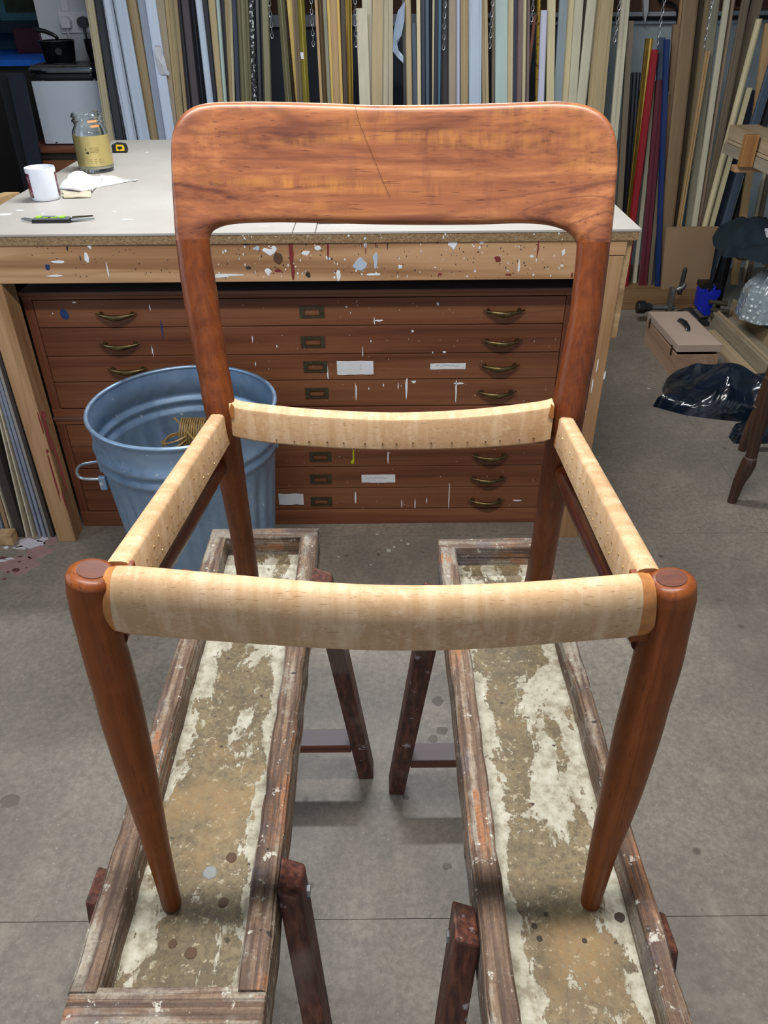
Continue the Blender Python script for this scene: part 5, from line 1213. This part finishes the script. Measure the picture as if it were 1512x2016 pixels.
# lidded box
bx0, bx1, by0, by1 = 1.288, 1.478, 3.17, 3.61
bxm = wood('box_ply', (C(150, 118, 96), C(176, 142, 118), C(190, 158, 134)), 'Y', .8, .6); bxt = plain('box_lid_board', C(186, 162, 146), .6, 0, .05, 6)
wbx = thing('toolbox', 'pale wooden box with brass catches and slightly open lid on the floor', 'box', ((bx0 + bx1) / 2, (by0 + by1) / 2, 0))
g = G(); t_ = .009
g.box((bx0, by0, 0), (bx1, by1, t_)).box((bx0, by0, t_), (bx0 + t_, by1, .108)).box((bx1 - t_, by0, t_), (bx1, by1, .108)).box((bx0 + t_, by0, t_), (bx1 - t_, by0 + t_, .108)).box((bx0 + t_, by1 - t_, t_), (bx1 - t_, by1, .108))
g.obj('box_body', bxm, wbx, False, .001)
dz = lambda y: .112 + .006 * (by1 - y) / (by1 - by0) * 1.6
g = G().add([(bx0 - .001, by0 - .001, dz(by0)), (bx1 + .001, by0 - .001, dz(by0)), (bx1 + .001, by1, dz(by1)), (bx0 - .001, by1, dz(by1))] + [(bx0 - .001, by0 - .001, dz(by0) + .034), (bx1 + .001, by0 - .001, dz(by0) + .034), (bx1 + .001, by1, dz(by1) + .034), (bx0 - .001, by1, dz(by1) + .034)],
            [(0, 1, 2, 3), (4, 5, 6, 7), (0, 1, 5, 4), (1, 2, 6, 5), (2, 3, 7, 6), (3, 0, 4, 7)])
ld = g.obj('lid', [bxt], wbx, False, .0015)
for yy in (by0 + .06, by1 - .05):
    G().box((bx0 - .004, yy - .008, .085), (bx0 - .0002, yy + .008, .130), 0, .001).obj('catch', M['brass'], wbx)
c_ = Vector(((bx0 + bx1) / 2 + .003, (by0 + by1) / 2 + .01, 0)); zz = dz(c_.y) + .034
g = G().tube([(c_.x, c_.y + .062, zz + .002), (c_.x, c_.y + .050, zz + .016), (c_.x, c_.y, zz + .022), (c_.x, c_.y - .050, zz + .016), (c_.x, c_.y - .062, zz + .002)], [(.010, .004), (.012, .005), (.014, .006), (.012, .005), (.010, .004)], 8)
g.obj('handle', M['black'], ld, True)
for s in (-1, 1): G().box((c_.x - .007, c_.y + s * .063 - .007, zz - .0005), (c_.x + .007, c_.y + s * .063 + .007, zz + .006), 0, .001).obj('handle_plate', M['steel'], ld)
# clamps on the floor
KY = 3.86
def kp(x, y): q = P(x, y, Y=KY); return q
clp = thing('bench_vice', 'grey metal vice with black knob lying on the floor behind the box', 'vice', (kp(1320, 600).x, KY, 0))
gm = plain('cast_aluminium', C(120, 120, 120), .4, .7, .15); gdk = plain('dark_cast_iron', C(58, 58, 58), .5, .5)
a_, b_ = kp(1262, 605), kp(1320, 606)
G().tube([(a_.x + .02, KY, a_.z), (b_.x + .02, KY, b_.z)], .014, 10).obj('screw_bar', gm, clp, 50)
g = G().tube([(a_.x - .022, KY, a_.z), (a_.x + .020, KY, a_.z)], .034, 7); g.obj('knob', M['black'], clp, False, .005)
g = G().tube([(a_.x + .020, KY, a_.z), (a_.x + .055, KY, a_.z)], [.026, .016], 10); g.obj('knob_collar', gdk, clp, 50)
u0, u1 = kp(1311, 612), kp(1331, 566)
G().box((u0.x - .0, KY - .03, .0), (u1.x - .005, KY + .02, u1.z), 0, .006).obj('upright', gm, clp)
G().box((u0.x - .07, KY - .045, .0), (kp(1360, 600).x, KY + .05, .035), 0, .006).obj('base_plate', gdk, clp)
v0, v1, v2 = kp(1332, 571), kp(1343, 566), kp(1347, 540)
G().tube([tuple(v0), tuple(v1), (v1.x + .01, KY, v1.z + .02)], [.012, .016, .014], 8).obj('arm', gm, clp, True)
G().tube([(v2.x - .003, KY, v1.z - .035), (v2.x, KY, v2.z + .02), (v2.x, KY, v2.z + .035)], [.012, .012, .005], 8).obj('clamp_pin', gdk, clp, True)
G().tube([(kp(1340, 590).x, KY - .02, .04), (kp(1352, 598).x, KY - .04, .06), (kp(1362, 618).x, KY - .10, .036)], [.030, .034, .020], 8).obj('jaw', gdk, clp, True)
G().tube([(kp(1352, 610).x, KY - .09, .012), (kp(1368, 622).x, KY - .13, .016)], .008, 6).obj('tommy_bar', gm, clp)
G().tube([(kp(1360, 622).x, KY - .16, .010), (kp(1372, 626).x, KY - .17, .012)], .008, 6).obj('tommy_bar', gm, clp)
VY = 3.84
vp = lambda x, y: P(x, y, Y=VY)
bv = thing('corner_clamp', 'royal blue metal clamp with grey jaws standing on the floor by the table leg', 'clamp', (vp(1395, 600).x, VY, 0))
blu = plain('blue_enamel', C(20, 40, 178), .35)
o_ = [(1368, 600), (1374, 566), (1384, 558), (1394, 574), (1404, 560), (1416, 566), (1414, 580), (1402, 590), (1394, 618), (1382, 618), (1370, 606)]
G().prism([(vp(x, y).x, max(.002, vp(x, y).z)) for x, y in o_], 'Y', VY - .03, VY + .02).obj('blue_frame', blu, bv, False, .004)
pz = vp(1385, 560); G().box((pz.x - .025, VY - .035, pz.z - .01), (pz.x + .035, VY + .03, pz.z + .018), 0, .004).obj('jaw', M['black'], bv)
pz = vp(1410, 566); G().box((pz.x - .018, VY - .03, pz.z - .006), (pz.x + .022, VY + .03, pz.z + .014), 0, .004).obj('jaw', M['black'], bv)
for k, (xx, yy) in enumerate(((1408, 588), (1410, 602), (1406, 612))):
    q = vp(xx, yy); G().tube([(q.x - .045, VY - .04 - .012 * k, max(.02, q.z)), (q.x + .045, VY - .05 - .012 * k, max(.016, q.z - .012))], [.011, .013], 7).obj('screw', plain('oily_steel', C(96, 90, 76), .4, .6), bv, True)
G().box((vp(1376, 618).x, VY - .05, 0), (vp(1406, 618).x, VY + .03, .02), 0, .003).obj('foot', gdk, bv)
# low table with tubular black legs
TT = P(1443, 500, Y=3.90).z + .02
tbl = thing('low_table', 'low trestle table with black tubular legs at the right, under the dark cloth', 'table', (1.98, 3.62, 0))
txl = P(1428, 500, Y=3.9).x
G().box((txl - .01, 3.72, TT), (2.50, 3.98, TT + .035), 0, .003).obj('table_top', wood('table_ply', (C(96, 68, 44), C(128, 94, 62), C(150, 114, 80)), 'X'), tbl)
for x in (txl + .035, 2.44):
    for y in (3.92, 3.77):
        if x < 2 and y < 3.8: x = 2.072
        G().tube([(x, y, 0), (x, y, TT)], .013, 12).obj('leg', M['black_metal'], tbl, 50)
tcol = [('pale', 'nearest of the pale planks lying on the low table', 3.385, .10), ('cream', 'second pale plank lying on the low table, behind the nearest', 3.50, .09)]
for i, (mt, lab, yy, wd) in enumerate(tcol):
    pass
pinef = wood('pale_planed_timber', (C(150, 128, 98), C(176, 154, 124), C(196, 176, 146)), 'Y', .9, .6); pineg = wood('grey_planed_timber', (C(128, 116, 98), C(154, 142, 122), C(174, 162, 142)), 'Y', .9, .6)
for i in range(3):
    x0_ = txl + .02 + i * .085
    recenter(tag(G().box((x0_, 3.38 + .03 * i, TT + .0355), (x0_ + .07, 3.90 + .03 * i, TT + .053 + .004 * i), 0, .002).obj('plank', pinef if i % 2 == 0 else pineg), ['leftmost plank lying on the low table', 'middle plank lying on the low table', 'rightmost visible plank lying on the low table'][i] + ', beneath the dark cloth', 'plank', 'planks on the low table'))
# pile of boards on the floor
pile = [(1.60, 1.672, 0, .018, 3.09, 3.70, pinef, 'flat knotty board on the floor between the wooden box and the skirting'), (1.678, 1.692, 0, .080, 3.06, 3.83, pineg, 'tall skirting board on edge, leftmost of the floor pile'),
        (1.694, 1.706, 0, .088, 3.06, 3.84, pinef, 'pale strip with moulded edge pressed against the leftmost skirting board'), (1.712, 1.79, 0, .055, 3.06, 3.78, pineg, 'flat grey board in the trough of the floor pile'),
        (1.795, 1.81, 0, .118, 3.06, 3.86, pinef, 'pale board on edge in the middle of the floor pile'), (1.816, 1.90, 0, .095, 3.06, 3.60, pinef, 'short flat offcut right of the middle edge board'),
        (1.906, 1.922, 0, .150, 3.06, 3.90, pinef, 'highest edge board of the floor pile, under the bubble wrap'), (1.928, 2.05, 0, .135, 3.06, 3.88, pineg, 'wide grey board lying at the right of the floor pile')]
for x0_, x1_, z0_, z1_, y0_, y1_, mt, lab in pile:
    recenter(tag(G().box((x0_, y0_, z0_), (x1_, y1_, z1_), 0, .002).obj('board', mt), lab, 'board', 'boards piled on the floor at right'))
# heap meshes
def heap(name, label, cat, outline, z, h, mat, rnd=.5, ridge=.03, sc=9, rings=16, seed=0, flat=1.0, smooth=40, zpl=None, shell=None):
    """closed crumpled heap over a pixel outline lying on height z"""
    base = [P(x, y, Z=z) for x, y in outline]; N = 64; L = []
    cum = [0]
    for i in range(len(base)): cum.append(cum[-1] + (base[(i + 1) % len(base)] - base[i]).length)
    for k in range(N):
        d = cum[-1] * k / N; i = max(j for j in range(len(base)) if cum[j] <= d + 1e-9); t = (d - cum[i]) / max(1e-6, cum[i + 1] - cum[i]); L.append(base[i].lerp(base[(i + 1) % len(base)], t))
    c = sum(L, Vector()) / N; g = G(); R = []
    for r in range(rings + 1):
        q = 1 - r / rings; ring = []
        for p in L:
            b = c.lerp(p, q * .999 + .001); e = (1 - q ** 2.2) ** rnd
            v3 = Vector((b.x, b.y, seed)) * sc
            nz = 1 - abs(mnoise.noise(v3)) * 2.2; nz2 = 1 - abs(mnoise.noise(v3 * 2.3 + Vector((3, 1, 7)))) * 2
            hh = e * h * (.55 + .45 * flat * nz) + ridge * e * (nz * .8 + nz2 * .4 - .4)
            ring.append(Vector((b.x, b.y, z + max(.002 if r else 0, hh if r else 0))))
        R.append(ring)
    R = [[Vector((p.x, p.y, z)) for p in R[0]]] + R
    g.loft(R); o = g.obj(name, mat, None, smooth); tag(o, label, cat); return recenter(o)
n_ = NB('black_polythene'); bagm = n_.out(n_.ramp(n_.noise(n_.co(), 12, 3), [(.3, C(10, 16, 26)), (.7, C(22, 34, 50))]), .16, n_.noise(n_.co((1, 2, 1)), 7, 2, .4, 1.5), .6, .02, spec=.6)
heap('plastic_sheeting', 'crumpled shiny black plastic sheeting on the floor in front of the wooden box', 'plastic sheeting',
     [(1285, 800), (1306, 778), (1302, 762), (1342, 772), (1400, 770), (1470, 765), (1530, 770), (1560, 800), (1540, 838), (1470, 832), (1410, 826), (1350, 818)], 0, .165, bagm, .5, .030, 3.6, 24, 3, 1.0, 50)
heap('plastic_bag', 'small stuffed black plastic bag behind the turned chair legs', 'plastic bag', [(1434, 860), (1442, 842), (1475, 838), (1520, 840), (1560, 860), (1560, 872), (1500, 874), (1445, 874)], 0, .10, bagm, .42, .018, 9, 14, 9, 1.0, 60)
# bubble wrap
n_ = NB('bubble_wrap'); vv_ = n_.co(); bw = n_.vor(vv_, 42)
bwm = n_.out(n_.mix(n_.step(bw, .1, .5), C(214, 226, 230), C(150, 164, 170)), .14, n_.step(bw, .5, .1), 1.0, .006, spec=.9, Alpha=.9, coat=.6)
heap('bubble_wrap', 'bundle of clear bubble wrap resting on the floor pile beside the low table', 'bubble wrap', [(1446, 612), (1456, 600), (1490, 594), (1545, 598), (1575, 616), (1545, 642), (1490, 640), (1456, 628)], .152, .215, bwm, .38, .03, 10, 16, 5, 1.0, 60)
# dark cloth over the table
n_ = NB('dark_teal_cloth'); clm = n_.out(n_.ramp(n_.noise(n_.co(), 10, 3), [(.3, C(8, 26, 36)), (.7, C(18, 40, 50))]), .85, n_.noise(n_.co(), 300, 2), .2)
heap('cloth', 'bunched dark teal cloth draped over the planks on the low table', 'cloth', [(1404, 482), (1402, 468), (1424, 458), (1470, 458), (1530, 460), (1590, 478), (1570, 522), (1505, 520), (1450, 506), (1424, 508)], TT + .064, .105, clm, .42, .03, 6, 16, 12, 1.0, 60)
hc = [P(x, y, Y=3.60) for x, y in ((1400, 452), (1445, 446), (1462, 468), (1450, 480), (1423, 490), (1412, 470), (1398, 462))]
g = G().loft([[Vector((p.x, 3.59, p.z)) for p in hc], [Vector((p.x * 1.0, 3.605, p.z)) for p in hc]])
tag(recenter(G().box((P(1504, 470, Y=3.62).x, 3.60, P(1504, 486, Y=3.62).z), (P(1504, 470, Y=3.62).x + .14, 3.70, P(1504, 452, Y=3.62).z), 0, .006).obj('plastic_tub', M['white_plastic'])), 'white plastic tub at the right picture edge on the dark cloth', 'tub')
# timber rack at the right
RY = 3.58
r0 = P(1461, 268, Y=RY); r1 = P(1486, 326, Y=RY)
rk = thing('timber_rack', 'wall-hung timber rack whose brown end block faces the room at far right', 'rack', (2.2, RY + .1, r1.z - .07))
G().box((P(1463, 300, Y=RY).x, RY, P(1463, 330, Y=RY).z), (P(1489, 300, Y=RY).x, RY + .035, P(1463, 266, Y=RY).z), 0, .003).obj('end_block', wood('orange_block', (C(124, 84, 46), C(156, 112, 66), C(172, 130, 82)), 'Z'), rk)
zb_ = P(1463, 330, Y=RY).z
G().box((P(1463, 300, Y=RY).x, RY + .036, zb_ - .028), (2.698, RY + .09, zb_ - .002), 0, .003).obj('rack_arm', M['pine_x'], rk)
xx = P(1488, 300, Y=RY).x + .006
for i, (w__, z0_, z1_, mt, lab) in enumerate(((.15, 0, .045, pineg, 'lowest plank lying on the wall rack'), (.15, .047, .060, pinef, 'thin middle plank lying on the wall rack'), (.14, .062, .120, pinef, 'thick top timber lying on the wall rack'), )):
    recenter(tag(G().box((xx + .004 * i, 3.0, zb_ - .0015 + z0_), (xx + w__, 3.95, zb_ - .002 + z1_), 0, .002).obj('plank', mt), lab + ' at far right', 'plank', 'planks on the wall rack'))
# turned chair legs at the right edge
tk2 = wood('dark_turned_wood', (C(40, 26, 20), C(66, 44, 34), C(88, 62, 48)), 'Z', 1, .4, .2, .3)
oc = thing('windsor_chair', 'dark brown turned-leg chair standing mostly outside the right edge', 'chair', (1.45, 2.25, 0))
def turned(pts, Yp, nm='leg', ztop=.452):
    pp_ = [(P(x, y, Y=Yp), w_) for x, y, w_ in pts]; e = pp_[0][0]
    d = (pp_[0][0] - pp_[1][0]); f = e.copy() + d * (e.z / -d.z); L = [(f, pp_[0][1])] + pp_[0:]
    d2 = (L[-1][0] - L[-3][0]).normalized(); tp_ = L[-1][0] + d2 * ((ztop - L[-1][0].z) / d2.z); L.append((tp_, L[-1][1]))
    G().tube([a for a, _ in L], [w_ / FPX * depth(a) / 2 for a, w_ in L], 18).obj(nm, tk2, oc, 45)
    for k_ in (([6] if len(L) > 11 else [5]) if nm == 'leg' else []):
        q, w_ = L[k_ + 1]; G().tube([q - d2 * .002, q + d2 * .002], w_ / FPX * depth(q) / 2 + .0022, 18).obj('ring', plain('ring_highlight', C(110, 96, 92), .4), oc, True)
    return L
turned([(1437, 996, 17), (1444, 978, 18), (1455, 948, 23), (1466, 928, 28), (1474, 912, 29), (1477, 902, 25), (1478, 900, 22), (1480, 896, 22), (1486, 868, 24), (1498, 826, 27), (1508, 784, 24)], 2.17)
turned([(1460, 888, 15), (1468, 862, 17), (1478, 838, 19), (1488, 814, 18), (1490, 808, 15), (1493, 800, 17), (1506, 764, 18)], 2.52)
for (x, y) in ((1.62, 2.05), (1.78, 2.42)): G().tube([(x + .03, y, 0), (x + .02, y, .1), (x, y, .452)], [.012, .018, .014], 14).obj('leg', tk2, oc, 45)
G().prism([(1.190, 2.13), (1.225, 2.2), (1.43, 2.62), (1.62, 2.66), (1.86, 2.46), (1.70, 1.95), (1.28, 1.94)], 'Z', .448, .478).obj('seat', tk2, oc, False, .004)

for i in range(9):
    t_ = i / 8; q = Vector((1.70, 1.97, .478)).lerp(Vector((1.845, 2.45, .478)), t_)
    G().tube([q + Vector((-.02, 0, 0)), q + Vector((.0, .003, .20)), q + Vector((.05, .006, .44))], [.006, .009, .006], 8).obj('spindle', tk2, oc, True)
G().tube([(1.75, 1.955, .925), (1.79, 2.10, .94), (1.85, 2.33, .94), (1.90, 2.47, .925)], [(.012, .028)] * 4, 12).obj('crest_rail', tk2, oc, True)
for y_, ln, lab in ((.55, 1.2, 'fluorescent batten light on the ceiling above the chair'), (2.5, 1.35, 'fluorescent batten light on the ceiling above the workbench')):
    lt = thing('ceiling_light', lab, 'light', (-.07, y_, 2.5), 'ceiling battens')
    G().box((-.07 - ln / 2, y_ - .05, 2.50), (-.07 + ln / 2, y_ + .05, 2.599), 0, .006).obj('housing', M['white_plastic'], lt)
    for s in (-1, 1): G().box((-.07 + s * (ln / 2 - .02) - .015, y_ - .02, 2.468), (-.07 + s * (ln / 2 - .02) + .015, y_ + .02, 2.4995)).obj('tube_holder', M['white_plastic'], lt)
